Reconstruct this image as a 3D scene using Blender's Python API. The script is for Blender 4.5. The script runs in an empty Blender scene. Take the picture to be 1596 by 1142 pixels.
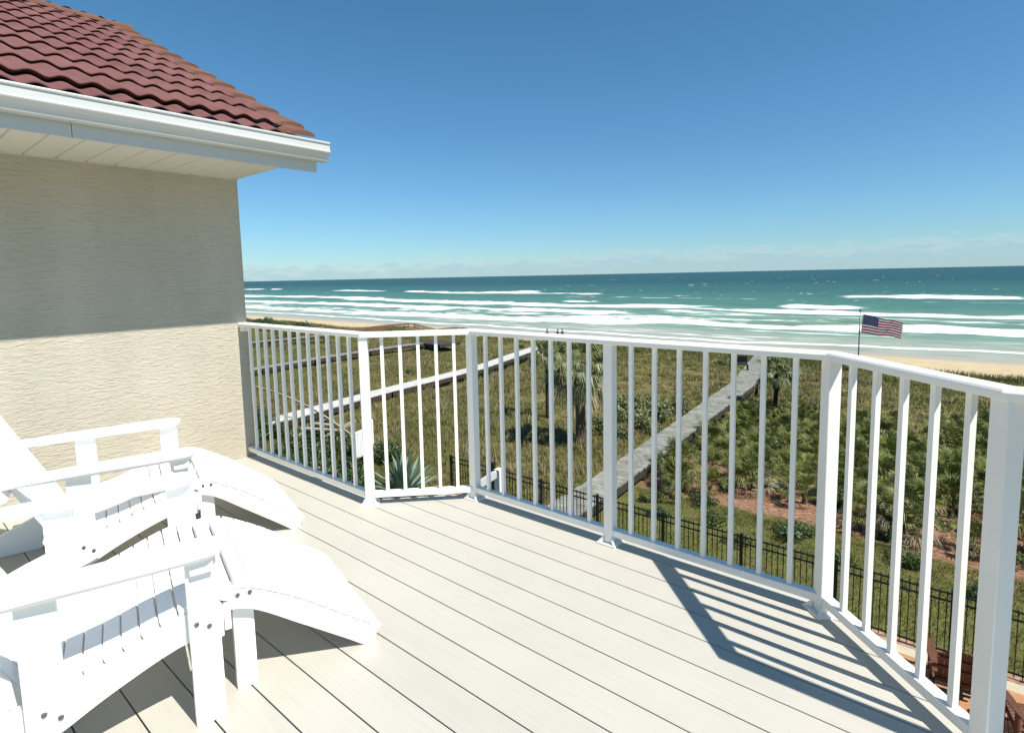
import bpy, bmesh, math, random
import numpy as np
from mathutils import Vector, Matrix
from math import radians as R, sin, cos, tan, pi

S = bpy.context.scene
C = S.collection
random.seed(7)
RNG = np.random.default_rng(11)

# ------------------------------------------------------------------ camera
EYE = 1.3849
cam_d = bpy.data.cameras.new('camera')
cam = bpy.data.objects.new('camera', cam_d)
C.objects.link(cam)
F_ = Vector((0.0, 0.99496184, -0.10025431)); R_ = Vector((0.99979195, -0.00204493, -0.0202947)); U_ = Vector((0.02039747, 0.10023346, 0.99475484))
cam.matrix_world = Matrix(((R_.x, U_.x, -F_.x, 0), (R_.y, U_.y, -F_.y, 0), (R_.z, U_.z, -F_.z, EYE), (0, 0, 0, 1)))
cam_d.sensor_width = 36.0
cam_d.lens = 36.0 * 865.37 / 1596.0
cam_d.shift_x = 0.0005
cam_d.shift_y = (517.18 - 571.0) / 1596.0
cam_d.clip_start = 0.05
cam_d.clip_end = 60000
S.camera = cam
S.render.resolution_x = 1024
S.render.resolution_y = 732

# ------------------------------------------------------------------ light
SUN = Vector((0.553, -0.461, 1.067)).normalized()
el = math.asin(SUN.z); az = math.atan2(SUN.x, SUN.y)
W_ = bpy.data.worlds.new('World'); S.world = W_; W_.use_nodes = True
nt = W_.node_tree; N = nt.nodes; Lk = nt.links
bg = N['Background']
sky = N.new('ShaderNodeTexSky'); sky.sky_type = 'NISHITA'; sky.sun_disc = False
sky.sun_elevation = el; sky.sun_rotation = az
sky.altitude = 0; sky.air_density = 1.0; sky.dust_density = 0.05; sky.ozone_density = 1.2
# low far cumulus over the horizon
tc = N.new('ShaderNodeTexCoord')
sep = N.new('ShaderNodeSeparateXYZ'); Lk.new(tc.outputs['Generated'], sep.inputs[0])
mp = N.new('ShaderNodeMapping'); mp.inputs['Scale'].default_value = (26, 26, 95); Lk.new(tc.outputs['Generated'], mp.inputs[0])
nz = N.new('ShaderNodeTexNoise'); nz.inputs['Scale'].default_value = 1.0; nz.inputs['Detail'].default_value = 7; nz.inputs['Roughness'].default_value = 0.6
Lk.new(mp.outputs[0], nz.inputs['Vector'])
mp2 = N.new('ShaderNodeMapping'); mp2.inputs['Scale'].default_value = (3, 3, 3); Lk.new(tc.outputs['Generated'], mp2.inputs[0])
nz2 = N.new('ShaderNodeTexNoise'); nz2.inputs['Scale'].default_value = 1.0; nz2.inputs['Detail'].default_value = 2
Lk.new(mp2.outputs[0], nz2.inputs['Vector'])
# cloud top height rises toward +x and varies with the noise
top = N.new('ShaderNodeMath'); top.operation = 'MULTIPLY_ADD'; Lk.new(sep.outputs[0], top.inputs[0]); top.inputs[1].default_value = 0.018; top.inputs[2].default_value = -0.003
t2 = N.new('ShaderNodeMath'); t2.operation = 'MULTIPLY_ADD'; Lk.new(nz.outputs[0], t2.inputs[0]); t2.inputs[1].default_value = 0.075; Lk.new(top.outputs[0], t2.inputs[2])
t3 = N.new('ShaderNodeMath'); t3.operation = 'SUBTRACT'; Lk.new(t2.outputs[0], t3.inputs[0]); Lk.new(sep.outputs[2], t3.inputs[1])
mr = N.new('ShaderNodeMapRange'); mr.interpolation_type = 'SMOOTHSTEP'; Lk.new(t3.outputs[0], mr.inputs[0])
mr.inputs[1].default_value = 0.0; mr.inputs[2].default_value = 0.012; mr.inputs[3].default_value = 0; mr.inputs[4].default_value = 0.55
mx = N.new('ShaderNodeMix'); mx.data_type = 'RGBA'
Lk.new(mr.outputs[0], mx.inputs[0])
tint = N.new('ShaderNodeMix'); tint.data_type = 'RGBA'; tint.blend_type = 'MULTIPLY'; tint.inputs[0].default_value = 1.0
Lk.new(sky.outputs[0], tint.inputs[6])
grd = N.new('ShaderNodeValToRGB'); Lk.new(sep.outputs[2], grd.inputs[0])
ce = grd.color_ramp.elements; ce[0].position = 0.0; ce[0].color = (0.47, 0.70, 0.93, 1); ce[1].position = 0.45; ce[1].color = (0.44, 0.85, 0.98, 1)
e_ = ce.new(0.10); e_.color = (0.48, 0.76, 0.96, 1)
Lk.new(grd.outputs[0], tint.inputs[7])
Lk.new(tint.outputs[2], mx.inputs[6])
crp = N.new('ShaderNodeMapRange'); Lk.new(t3.outputs[0], crp.inputs[0]); crp.inputs[1].default_value = 0.002; crp.inputs[2].default_value = 0.022
ccol = N.new('ShaderNodeValToRGB'); Lk.new(crp.outputs[0], ccol.inputs[0])
ccol.color_ramp.elements[0].color = (0.92, 1.0, 1.0, 1); ccol.color_ramp.elements[1].color = (0.60, 0.79, 0.90, 1)
csc = N.new('ShaderNodeMix'); csc.data_type = 'RGBA'; csc.blend_type = 'MULTIPLY'; csc.inputs[0].default_value = 1
Lk.new(ccol.outputs[0], csc.inputs[6]); csc.inputs[7].default_value = (5.2, 5.9, 6.3, 1)
Lk.new(csc.outputs[2], mx.inputs[7])
Lk.new(mx.outputs[2], bg.inputs['Color'])
bg.inputs['Strength'].default_value = 0.082

sun_d = bpy.data.lights.new('sun', 'SUN'); sun_d.energy = 5.0; sun_d.angle = R(0.5); sun_d.color = (1.0, 0.955, 0.88)
sun = bpy.data.objects.new('sun', sun_d); C.objects.link(sun)
sun.rotation_euler = SUN.to_track_quat('Z', 'Y').to_euler()
S.view_settings.view_transform = 'Standard'; S.view_settings.look = 'None'
S.view_settings.exposure = 0.62; S.view_settings.gamma = 1

# ------------------------------------------------------------------ frame of the place
# t runs along the deck boards (towards the right), n runs out to sea
B = Vector((0.76851878, -0.63982723, 0)); W = Vector((0.63982723, 0.76851878, 0))
YAW = math.atan2(B.y, B.x)
def at(t, n, z=0.0): return B * t + W * n + Vector((0, 0, z))
GZ = -5.8

# ------------------------------------------------------------------ materials
def mat(name, col, rough=0.6, spec=0.4, var=0.0, vscale=8.0, col2=None, bump=0.0, bscale=40.0, stretch=(1, 1, 1), metal=0.0, space='Object', detail=5, trans=0.0, rot=0.0):
    m = bpy.data.materials.new(name); m.use_nodes = True
    n = m.node_tree.nodes; l = m.node_tree.links; b = n['Principled BSDF']
    b.inputs['Base Color'].default_value = (*col, 1); b.inputs['Roughness'].default_value = rough
    b.inputs['Specular IOR Level'].default_value = spec; b.inputs['Metallic'].default_value = metal
    if var or bump or col2:
        tcn = n.new('ShaderNodeTexCoord'); mpn = n.new('ShaderNodeMapping'); mpn.inputs['Scale'].default_value = stretch; mpn.inputs['Rotation'].default_value = (0, 0, rot)
        if space == 'World':
            g = n.new('ShaderNodeNewGeometry'); l.new(g.outputs['Position'], mpn.inputs[0]); mpn.vector_type = 'POINT'
        else: l.new(tcn.outputs[space], mpn.inputs[0])
        no = n.new('ShaderNodeTexNoise'); no.inputs['Scale'].default_value = vscale; no.inputs['Detail'].default_value = detail; no.inputs['Roughness'].default_value = 0.62
        l.new(mpn.outputs[0], no.inputs['Vector'])
        if col2 is None: col2 = tuple(max(0, c * (1 - var)) for c in col)
        rp = n.new('ShaderNodeValToRGB'); rp.color_ramp.elements[0].position = 0.33; rp.color_ramp.elements[1].position = 0.67
        rp.color_ramp.elements[0].color = (*col2, 1); rp.color_ramp.elements[1].color = (*col, 1)
        l.new(no.outputs[0], rp.inputs[0]); l.new(rp.outputs[0], b.inputs['Base Color'])
        if bump:
            nb = n.new('ShaderNodeTexNoise'); nb.inputs['Scale'].default_value = bscale; nb.inputs['Detail'].default_value = 4
            l.new(mpn.outputs[0], nb.inputs['Vector'])
            bp = n.new('ShaderNodeBump'); bp.inputs['Strength'].default_value = min(1, bump); bp.inputs['Distance'].default_value = 0.02
            l.new(nb.outputs[0], bp.inputs['Height']); l.new(bp.outputs[0], b.inputs['Normal'])
    if trans:
        b.inputs['Transmission Weight'].default_value = 0
        tr = n.new('ShaderNodeBsdfTranslucent'); ms = n.new('ShaderNodeMixShader'); ms.inputs[0].default_value = trans
        src = b.inputs['Base Color'].links[0].from_socket if b.inputs['Base Color'].links else None
        if src: l.new(src, tr.inputs[0])
        else: tr.inputs[0].default_value = (*col, 1)
        out = n['Material Output']; l.new(b.outputs[0], ms.inputs[1]); l.new(tr.outputs[0], ms.inputs[2]); l.new(ms.outputs[0], out.inputs[0])
    return m

M = {}
M['rail'] = mat('white_aluminium', (0.82, 0.81, 0.765), 0.38, 0.4, var=0.07, vscale=3)
M['chair'] = mat('white_lumber', (0.89, 0.89, 0.865), 0.45, 0.3, var=0.03, vscale=6, bump=0.06, bscale=120, stretch=(1, 1, 1))
M['bolt'] = mat('dark_bolt', (0.16, 0.16, 0.17), 0.4, 0.5, metal=0.6, var=0.2)
M['trim'] = mat('gutter_enamel', (0.52, 0.54, 0.52), 0.35, 0.5, var=0.06, vscale=1.2, stretch=(1, 1, 6))
M['soffit'] = mat('soffit_vinyl', (0.66, 0.65, 0.57), 0.5, 0.4, var=0.06, vscale=2)
M['black'] = mat('black_metal', (0.012, 0.013, 0.014), 0.4, 0.5, var=0.3)
M['oldwood'] = mat('weathered_wood', (0.27, 0.275, 0.235), 0.85, 0.2, col2=(0.13, 0.13, 0.11), vscale=3.0, stretch=(1, 1, 1), bump=0.3, bscale=30)
M['palewood'] = mat('sunbleached_wood', (0.55, 0.55, 0.52), 0.8, 0.2, col2=(0.40, 0.40, 0.37), vscale=2.0, bump=0.2, bscale=30)
M['driftwood'] = mat('driftwood', (0.42, 0.37, 0.28), 0.85, 0.2, col2=(0.25, 0.20, 0.14), vscale=3, bump=0.4, bscale=20)
M['darkwood'] = mat('dark_timber', (0.06, 0.048, 0.038), 0.85, 0.2, var=0.4, vscale=3)
M['brownwood'] = mat('brown_timber', (0.20, 0.12, 0.065), 0.8, 0.2, var=0.4, vscale=3)
M['vinyl'] = mat('white_vinyl', (0.82, 0.82, 0.80), 0.4, 0.4, var=0.04)
M['terracotta'] = mat('terracotta_board', (0.42, 0.22, 0.11), 0.7, 0.3, col2=(0.33, 0.16, 0.08), vscale=4, bump=0.15)
M['concrete'] = mat('pale_concrete', (0.48, 0.43, 0.32), 0.85, 0.2, var=0.2, vscale=3, bump=0.2, bscale=60)
M['chairbrown'] = mat('brown_lumber', (0.13, 0.055, 0.03), 0.55, 0.3, var=0.25, vscale=6)
M['mulchbit'] = mat('pink_pebble', (0.42, 0.27, 0.18), 0.9, 0.2, col2=(0.2, 0.11, 0.07), vscale=9, bump=0.8, bscale=25)
M['rock'] = mat('pale_rock', (0.46, 0.42, 0.32), 0.9, 0.2, col2=(0.28, 0.25, 0.19), vscale=3, bump=0.7, bscale=6)
M['frond'] = mat('palmetto_leaf', (0.20, 0.215, 0.05), 0.5, 0.25, col2=(0.032, 0.05, 0.011), vscale=3.6, trans=0.10, space='World')
M['frond2'] = mat('cabbage_leaf', (0.19, 0.21, 0.075), 0.45, 0.45, col2=(0.05, 0.075, 0.022), vscale=1.6, trans=0.2, space='World')
M['deadfrond'] = mat('dead_leaf', (0.42, 0.37, 0.22), 0.7, 0.2, col2=(0.20, 0.16, 0.09), vscale=3, trans=0.15)
M['bark'] = mat('palm_bark', (0.17, 0.125, 0.085), 0.9, 0.1, col2=(0.07, 0.05, 0.035), vscale=7, bump=0.9, bscale=14, stretch=(1, 1, 2.2))
M['darkbark'] = mat('dark_palm_bark', (0.06, 0.045, 0.035), 0.9, 0.1, col2=(0.025, 0.02, 0.016), vscale=7, bump=0.9, bscale=14)
M['leaf'] = mat('shrub_leaf', (0.12, 0.155, 0.045), 0.5, 0.35, col2=(0.05, 0.075, 0.02), vscale=2.5, trans=0.2, space='World')
M['leafgrey'] = mat('greygreen_leaf', (0.24, 0.26, 0.12), 0.55, 0.3, col2=(0.10, 0.125, 0.045), vscale=2.5, trans=0.2, space='World')
M['leafdark'] = mat('dark_leaf', (0.06, 0.10, 0.028), 0.45, 0.4, col2=(0.025, 0.05, 0.012), vscale=2.5, trans=0.2, space='World')
M['agave'] = mat('agave_leaf', (0.20, 0.27, 0.20), 0.5, 0.35, col2=(0.10, 0.16, 0.11), vscale=2.5)
M['grassblade'] = mat('dune_grass_blade', (0.225, 0.205, 0.075), 0.7, 0.2, col2=(0.095, 0.115, 0.032), vscale=0.55, trans=0.25, space='World')
M['lawnblade'] = mat('lawn_blade', (0.185, 0.19, 0.06), 0.7, 0.2, col2=(0.085, 0.11, 0.025), vscale=0.8, trans=0.25, space='World')
M['red'] = mat('flag_red', (0.20, 0.015, 0.035), 0.8, 0.1, var=0.15, trans=0.3)
M['white'] = mat('flag_white', (0.48, 0.44, 0.46), 0.8, 0.1, var=0.05, trans=0.3)
M['blue'] = mat('flag_blue', (0.008, 0.015, 0.075), 0.8, 0.1, var=0.15, trans=0.05)
M['polegrey'] = mat('pole_metal', (0.10, 0.11, 0.12), 0.4, 0.5, metal=0.3, var=0.1)
M['skin'] = mat('tanned_skin', (0.35, 0.18, 0.11), 0.6, 0.3, var=0.1)
M['cloth'] = mat('dark_swimwear', (0.03, 0.035, 0.05), 0.8, 0.1, var=0.2)
M['navy'] = mat('dark_slats', (0.018, 0.02, 0.024), 0.8, 0.1, var=0.2)

def nodes(name):
    m = bpy.data.materials.new(name); m.use_nodes = True
    return m, m.node_tree.nodes, m.node_tree.links, m.node_tree.nodes['Principled BSDF']
def ND(n, typ, **kw):
    x = n.new(typ)
    for k, v in kw.items():
        if k.startswith('i_'): x.inputs[int(k[2:])].default_value = v
        else: setattr(x, k, v)
    return x
def ramp(n, stops):
    r = n.new('ShaderNodeValToRGB'); e = r.color_ramp.elements
    while len(e) < len(stops): e.new(0.5)
    for k, (p, c) in enumerate(stops):
        e[k].position = p; e[k].color = (*c, 1) if len(c) == 3 else c
    return r

# stucco with combed horizontal skips
m, n, l, b = nodes('stucco'); b.inputs['Roughness'].default_value = 0.9; b.inputs['Specular IOR Level'].default_value = 0.15
tcn = ND(n, 'ShaderNodeTexCoord'); mpn = ND(n, 'ShaderNodeMapping'); mpn.inputs['Scale'].default_value = (7, 7, 30); l.new(tcn.outputs['Object'], mpn.inputs[0])
no = ND(n, 'ShaderNodeTexNoise'); no.inputs['Scale'].default_value = 2.4; no.inputs['Detail'].default_value = 5; no.inputs['Distortion'].default_value = 0.9; l.new(mpn.outputs[0], no.inputs['Vector'])
n3 = ND(n, 'ShaderNodeTexNoise'); n3.inputs['Scale'].default_value = 1.1; n3.inputs['Detail'].default_value = 3; l.new(tcn.outputs['Object'], n3.inputs['Vector'])
rp = ramp(n, [(0.3, (0.43, 0.395, 0.315)), (0.7, (0.50, 0.46, 0.37))]); l.new(n3.outputs[0], rp.inputs[0])
rp2 = ramp(n, [(0.34, (0.93, 0.925, 0.915)), (0.48, (1, 1, 1))]); l.new(no.outputs[0], rp2.inputs[0])
mm = ND(n, 'ShaderNodeMix', data_type='RGBA', blend_type='MULTIPLY'); mm.inputs[0].default_value = 1; l.new(rp.outputs[0], mm.inputs[6]); l.new(rp2.outputs[0], mm.inputs[7]); mps = ND(n, 'ShaderNodeMapping'); mps.inputs['Scale'].default_value = (3.2, 3.2, 0.28); l.new(tcn.outputs['Object'], mps.inputs[0])
ns_ = ND(n, 'ShaderNodeTexNoise'); ns_.inputs['Scale'].default_value = 1.6; ns_.inputs['Detail'].default_value = 4; l.new(mps.outputs[0], ns_.inputs['Vector'])
rps = ramp(n, [(0.35, (0.955, 0.955, 0.945)), (0.6, (1.02, 1.02, 1.02))]); l.new(ns_.outputs[0], rps.inputs[0])
mm2 = ND(n, 'ShaderNodeMix', data_type='RGBA', blend_type='MULTIPLY'); mm2.inputs[0].default_value = 1; l.new(mm.outputs[2], mm2.inputs[6]); l.new(rps.outputs[0], mm2.inputs[7]); l.new(mm2.outputs[2], b.inputs['Base Color'])
bp = ND(n, 'ShaderNodeBump'); bp.inputs['Strength'].default_value = 0.95; bp.inputs['Distance'].default_value = 0.008; l.new(no.outputs[0], bp.inputs['Height']); l.new(bp.outputs[0], b.inputs['Normal'])
M['stucco'] = m

# deck boards: tone per board, streaks along the board (object x = along, y = across)
m, n, l, b = nodes('deck_board'); b.inputs['Roughness'].default_value = 0.5; b.inputs['Specular IOR Level'].default_value = 0.45
tcn = ND(n, 'ShaderNodeTexCoord'); sp = ND(n, 'ShaderNodeSeparateXYZ'); l.new(tcn.outputs['Object'], sp.inputs[0])
bi = ND(n, 'ShaderNodeMath', operation='MULTIPLY_ADD'); bi.inputs[1].default_value = 1 / 0.14745; bi.inputs[2].default_value = -0.4895 / 0.14745; l.new(sp.outputs[1], bi.inputs[0])
fl = ND(n, 'ShaderNodeMath', operation='FLOOR'); l.new(bi.outputs[0], fl.inputs[0])
wn = ND(n, 'ShaderNodeTexWhiteNoise', noise_dimensions='1D'); l.new(fl.outputs[0], wn.inputs['W'])
mpn = ND(n, 'ShaderNodeMapping'); mpn.inputs['Scale'].default_value = (0.9, 55, 1); l.new(tcn.outputs['Object'], mpn.inputs[0])
no = ND(n, 'ShaderNodeTexNoise'); no.inputs['Scale'].default_value = 3; no.inputs['Detail'].default_value = 6; l.new(mpn.outputs[0], no.inputs['Vector'])
nb = ND(n, 'ShaderNodeTexNoise'); nb.inputs['Scale'].default_value = 2.2; nb.inputs['Detail'].default_value = 6; nb.inputs['Roughness'].default_value = 0.7; l.new(tcn.outputs['Object'], nb.inputs['Vector'])
s1 = ND(n, 'ShaderNodeMath', operation='MULTIPLY_ADD'); l.new(wn.outputs[0], s1.inputs[0]); s1.inputs[1].default_value = 0.22; l.new(no.outputs[0], s1.inputs[2])
s2 = ND(n, 'ShaderNodeMath', operation='MULTIPLY_ADD'); l.new(nb.outputs[0], s2.inputs[0]); s2.inputs[1].default_value = 0.95; l.new(s1.outputs[0], s2.inputs[2])
rp = ramp(n, [(0.65, (0.445, 0.425, 0.365)), (1.25, (0.52, 0.50, 0.435))])
mrn = ND(n, 'ShaderNodeMapRange'); mrn.inputs[1].default_value = 0.55; mrn.inputs[2].default_value = 1.35; l.new(s2.outputs[0], mrn.inputs[0]); 
rp = ramp(n, [(0.0, (0.375, 0.355, 0.305)), (1.0, (0.455, 0.435, 0.378))]); l.new(mrn.outputs[0], rp.inputs[0]); 
# pale drip spots and grime
vo = ND(n, 'ShaderNodeTexNoise'); vo.inputs['Scale'].default_value = 26; vo.inputs['Detail'].default_value = 3; l.new(tcn.outputs['Object'], vo.inputs['Vector'])
r3 = ramp(n, [(0.70, (0, 0, 0)), (0.80, (1, 1, 1))]); l.new(vo.outputs[0], r3.inputs[0])
mm = ND(n, 'ShaderNodeMix', data_type='RGBA'); l.new(r3.outputs[0], mm.inputs[0]); l.new(rp.outputs[0], mm.inputs[6]); mm.inputs[7].default_value = (0.48, 0.47, 0.43, 1)
l.new(mm.outputs[2], b.inputs['Base Color'])
bp = ND(n, 'ShaderNodeBump'); bp.inputs['Strength'].default_value = 0.25; bp.inputs['Distance'].default_value = 0.004; l.new(no.outputs[0], bp.inputs['Height']); l.new(bp.outputs[0], b.inputs['Normal'])
M['deck'] = m

# roof tile: weathered dark red, stone chips
m, n, l, b = nodes('roof_tile'); b.inputs['Roughness'].default_value = 0.85; b.inputs['Specular IOR Level'].default_value = 0.2
tcn = ND(n, 'ShaderNodeTexCoord')
no = ND(n, 'ShaderNodeTexNoise'); no.inputs['Scale'].default_value = 1.7; no.inputs['Detail'].default_value = 7; no.inputs['Roughness'].default_value = 0.7; l.new(tcn.outputs['Object'], no.inputs['Vector'])
rp = ramp(n, [(0.3, (0.120, 0.052, 0.050)), (0.55, (0.165, 0.075, 0.070)), (0.75, (0.185, 0.098, 0.075))]); l.new(no.outputs[0], rp.inputs[0])
ch = ND(n, 'ShaderNodeTexNoise'); ch.inputs['Scale'].default_value = 160; l.new(tcn.outputs['Object'], ch.inputs['Vector'])
rc = ramp(n, [(0.35, (0.8, 0.8, 0.8)), (0.65, (1.12, 1.12, 1.12))]); l.new(ch.outputs[0], rc.inputs[0])
mm = ND(n, 'ShaderNodeMix', data_type='RGBA', blend_type='MULTIPLY'); mm.inputs[0].default_value = 1; l.new(rp.outputs[0], mm.inputs[6]); l.new(rc.outputs[0], mm.inputs[7]); l.new(mm.outputs[2], b.inputs['Base Color'])
bp = ND(n, 'ShaderNodeBump'); bp.inputs['Strength'].default_value = 0.3; bp.inputs['Distance'].default_value = 0.003; l.new(ch.outputs[0], bp.inputs['Height']); l.new(bp.outputs[0], b.inputs['Normal'])
M['tile'] = m
M['raketile'] = mat('rake_tile', (0.165, 0.085, 0.052), 0.85, 0.2, col2=(0.12, 0.055, 0.04), vscale=3, bump=0.2, bscale=120)

# ------------------------------------------------------------------ mesh helpers
def tag(o, label=None, cat=None, group=None, kind=None):
    if label: o['label'] = label
    if cat: o['category'] = cat
    if group: o['group'] = group
    if kind: o['kind'] = kind
    return o
def empty(name, loc, rz=0.0, label=None, cat=None, group=None):
    o = bpy.data.objects.new(name, None); C.objects.link(o); o.location = loc; o.rotation_euler = (0, 0, rz)
    o.empty_display_size = 0.2
    return tag(o, label, cat, group)
class MB:
    def __init__(s): s.v = []; s.f = []; s.mi = []; s.m = 0
    def add(s, vs, fs):
        k = len(s.v); s.v += [tuple(x) for x in vs]
        for f in fs: s.f.append([i + k for i in f]); s.mi.append(s.m)
    def box(s, a, b, xf=None):
        (x0, y0, z0), (x1, y1, z1) = a, b
        vs = [(x0, y0, z0), (x1, y0, z0), (x1, y1, z0), (x0, y1, z0), (x0, y0, z1), (x1, y0, z1), (x1, y1, z1), (x0, y1, z1)]
        if xf: vs = [xf(Vector(q)) for q in vs]
        s.add(vs, [(3, 2, 1, 0), (4, 5, 6, 7), (0, 1, 5, 4), (1, 2, 6, 5), (2, 3, 7, 6), (3, 0, 4, 7)])
    def bar(s, p, q, w, h, up=Vector((0, 0, 1))):
        # rectangular bar from p to q: w sideways, h along up
        p = Vector(p); q = Vector(q); d = (q - p).normalized(); sd = d.cross(up)
        if sd.length < 1e-5: sd = d.cross(Vector((1, 0, 0)))
        sd.normalize(); u = sd.cross(d).normalized()
        vs = []
        for c in (p, q):
            for a, bb in ((-1, -1), (1, -1), (1, 1), (-1, 1)): vs.append(c + sd * (a * w / 2) + u * (bb * h / 2))
        s.add(vs, [(3, 2, 1, 0), (4, 5, 6, 7), (0, 1, 5, 4), (1, 2, 6, 5), (2, 3, 7, 6), (3, 0, 4, 7)])
    def prism(s, poly, ax, d0, d1, f):
        # poly in a plane, extruded from d0 to d1, f maps (a, b, depth) to a point
        k = len(poly); vs = [f(a, b_, d0) for a, b_ in poly] + [f(a, b_, d1) for a, b_ in poly]
        s.add(vs, [tuple(range(k))[::-1], tuple(range(k, 2 * k))] + [(i, (i + 1) % k, k + (i + 1) % k, k + i) for i in range(k)])
    def tube(s, pts, rad, seg=8, cap=True):
        pts = [Vector(q) for q in pts]; k = len(s.v); fr = Vector((0.3, 0.9, 0.1))
        if not hasattr(rad, '__len__'): rad = [rad] * len(pts)
        for i, q in enumerate(pts):
            d = (pts[min(i + 1, len(pts) - 1)] - pts[max(i - 1, 0)]).normalized()
            a = d.cross(fr); a = a.normalized() if a.length > 1e-4 else Vector((1, 0, 0)); b_ = d.cross(a)
            for j in range(seg):
                w = 2 * pi * j / seg; s.v.append(tuple(q + (a * cos(w) + b_ * sin(w)) * rad[i]))
        for i in range(len(pts) - 1):
            for j in range(seg):
                s.f.append([k + i * seg + j, k + i * seg + (j + 1) % seg, k + (i + 1) * seg + (j + 1) % seg, k + (i + 1) * seg + j]); s.mi.append(s.m)
        if cap:
            s.f.append([k + j for j in range(seg)][::-1]); s.mi.append(s.m)
            s.f.append([k + (len(pts) - 1) * seg + j for j in range(seg)]); s.mi.append(s.m)
    def mesh(s, name, mats):
        me = bpy.data.meshes.new(name); me.from_pydata(s.v, [], s.f)
        for q in (mats if isinstance(mats, (list, tuple)) else [mats]): me.materials.append(q)
        if any(s.mi): me.polygons.foreach_set('material_index', s.mi)
        me.update(); return me
    def build(s, name, mats, parent=None, bevel=0.0, smooth=False, fix=True):
        me = s.mesh(name, mats)
        if fix and len(s.f) < 60000:
            bm = bmesh.new(); bm.from_mesh(me); bmesh.ops.recalc_face_normals(bm, faces=bm.faces); bm.to_mesh(me); bm.free()
        if smooth: me.polygons.foreach_set('use_smooth', [True] * len(me.polygons))
        o = bpy.data.objects.new(name, me); C.objects.link(o); o.parent = parent
        if bevel:
            md = o.modifiers.new('bevel', 'BEVEL'); md.width = bevel; md.segments = 2; md.limit_method = 'ANGLE'
        return o
def copy_tree(o, parent=None):
    c = o.copy(); C.objects.link(c); c.parent = parent
    for ch in [x for x in bpy.data.objects if x.parent == o]: copy_tree(ch, c)
    return c
def fast(name, verts, tris, mats, parent=None, mi=None, smooth=False):
    me = bpy.data.meshes.new(name); nv = len(verts); nf = len(tris); k = tris.shape[1]
    me.vertices.add(nv); me.vertices.foreach_set('co', np.asarray(verts, dtype=np.float32).ravel())
    me.loops.add(nf * k); me.loops.foreach_set('vertex_index', np.asarray(tris, dtype=np.int32).ravel())
    me.polygons.add(nf); me.polygons.foreach_set('loop_start', np.arange(0, nf * k, k, dtype=np.int32))
    for q in (mats if isinstance(mats, (list, tuple)) else [mats]): me.materials.append(q)
    if mi is not None: me.polygons.foreach_set('material_index', mi)
    me.update(calc_edges=True); me.validate()
    if smooth: me.polygons.foreach_set('use_smooth', [True] * len(me.polygons))
    o = bpy.data.objects.new(name, me); C.objects.link(o); o.parent = parent
    return o
def vnoise(x, y, seed=0):
    x = np.asarray(x, float); y = np.asarray(y, float)
    r = np.random.default_rng(seed).random((256, 256))
    xi = np.floor(x).astype(int); yi = np.floor(y).astype(int); fx = x - xi; fy = y - yi
    fx = fx * fx * (3 - 2 * fx); fy = fy * fy * (3 - 2 * fy)
    g = lambda a, b_: r[a % 256, b_ % 256]
    return (g(xi, yi) * (1 - fx) + g(xi + 1, yi) * fx) * (1 - fy) + (g(xi, yi + 1) * (1 - fx) + g(xi + 1, yi + 1) * fx) * fy
def fbm(x, y, o=4, seed=0):
    s = 0; a = 1; t = 0
    for k in range(o): s = s + a * vnoise(np.asarray(x) * 2 ** k + 17.3 * k, np.asarray(y) * 2 ** k + 9.1 * k, seed + k); t += a; a *= 0.5
    return s / t
def sstep(a, b, x): u = np.clip((x - a) / (b - a), 0, 1); return u * u * (3 - 2 * u)

# ------------------------------------------------------------------ ground, beach, sea
SEA = -9.0
def gz(t, n):
    t = np.asarray(t, float); n = np.asarray(n, float)
    edge = 55 + 5 * (fbm(t / 14, t * 0 + 3, 3, 5) - 0.5) * 2
    dune = sstep(15, 26, n) * (-0.15 + 0.9 * (fbm(t / 11, n / 9, 3, 2) - 0.5))
    z = GZ + dune
    z = z - 0.45 * sstep(30, 50, n)
    z = z + (-7.75 - z) * sstep(edge - 3, edge + 4, n)
    z = z - (n > edge) * 0 - 1.55 * sstep(60, 92, n) - 0.9 * sstep(90, 110, n)
    return z
tt = np.concatenate([np.linspace(-900, -140, 60), np.linspace(-135, 60, 330), np.linspace(65, 500, 40)])
nn = np.concatenate([np.linspace(-400, -10, 14), np.linspace(-6, 72, 240), np.linspace(73, 115, 40)])
TT, NN = np.meshgrid(tt, nn); ZZ = gz(TT, NN)
P = np.stack([TT * B.x + NN * W.x, TT * B.y + NN * W.y, ZZ], -1).reshape(-1, 3)
w_ = len(tt); ii = (np.arange(len(nn) - 1)[:, None] * w_ + np.arange(w_ - 1)[None, :]).ravel()
Q = np.stack([ii, ii + 1, ii + w_ + 1, ii + w_], -1)
m, n, l, b = nodes('dune_soil'); b.inputs['Roughness'].default_value = 0.95; b.inputs['Specular IOR Level'].default_value = 0.1
gm = ND(n, 'ShaderNodeNewGeometry')
dt = ND(n, 'ShaderNodeVectorMath', operation='DOT_PRODUCT'); l.new(gm.outputs['Position'], dt.inputs[0]); dt.inputs[1].default_value = (W.x, W.y, 0)
dtt = ND(n, 'ShaderNodeVectorMath', operation='DOT_PRODUCT'); l.new(gm.outputs['Position'], dtt.inputs[0]); dtt.inputs[1].default_value = (B.x, B.y, 0)
nA = ND(n, 'ShaderNodeTexNoise'); nA.inputs['Scale'].default_value = 0.22; nA.inputs['Detail'].default_value = 8; nA.inputs['Roughness'].default_value = 0.68; l.new(gm.outputs['Position'], nA.inputs['Vector'])
nB = ND(n, 'ShaderNodeTexNoise'); nB.inputs['Scale'].default_value = 2.6; nB.inputs['Detail'].default_value = 8; nB.inputs['Roughness'].default_value = 0.75; l.new(gm.outputs['Position'], nB.inputs['Vector'])
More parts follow.
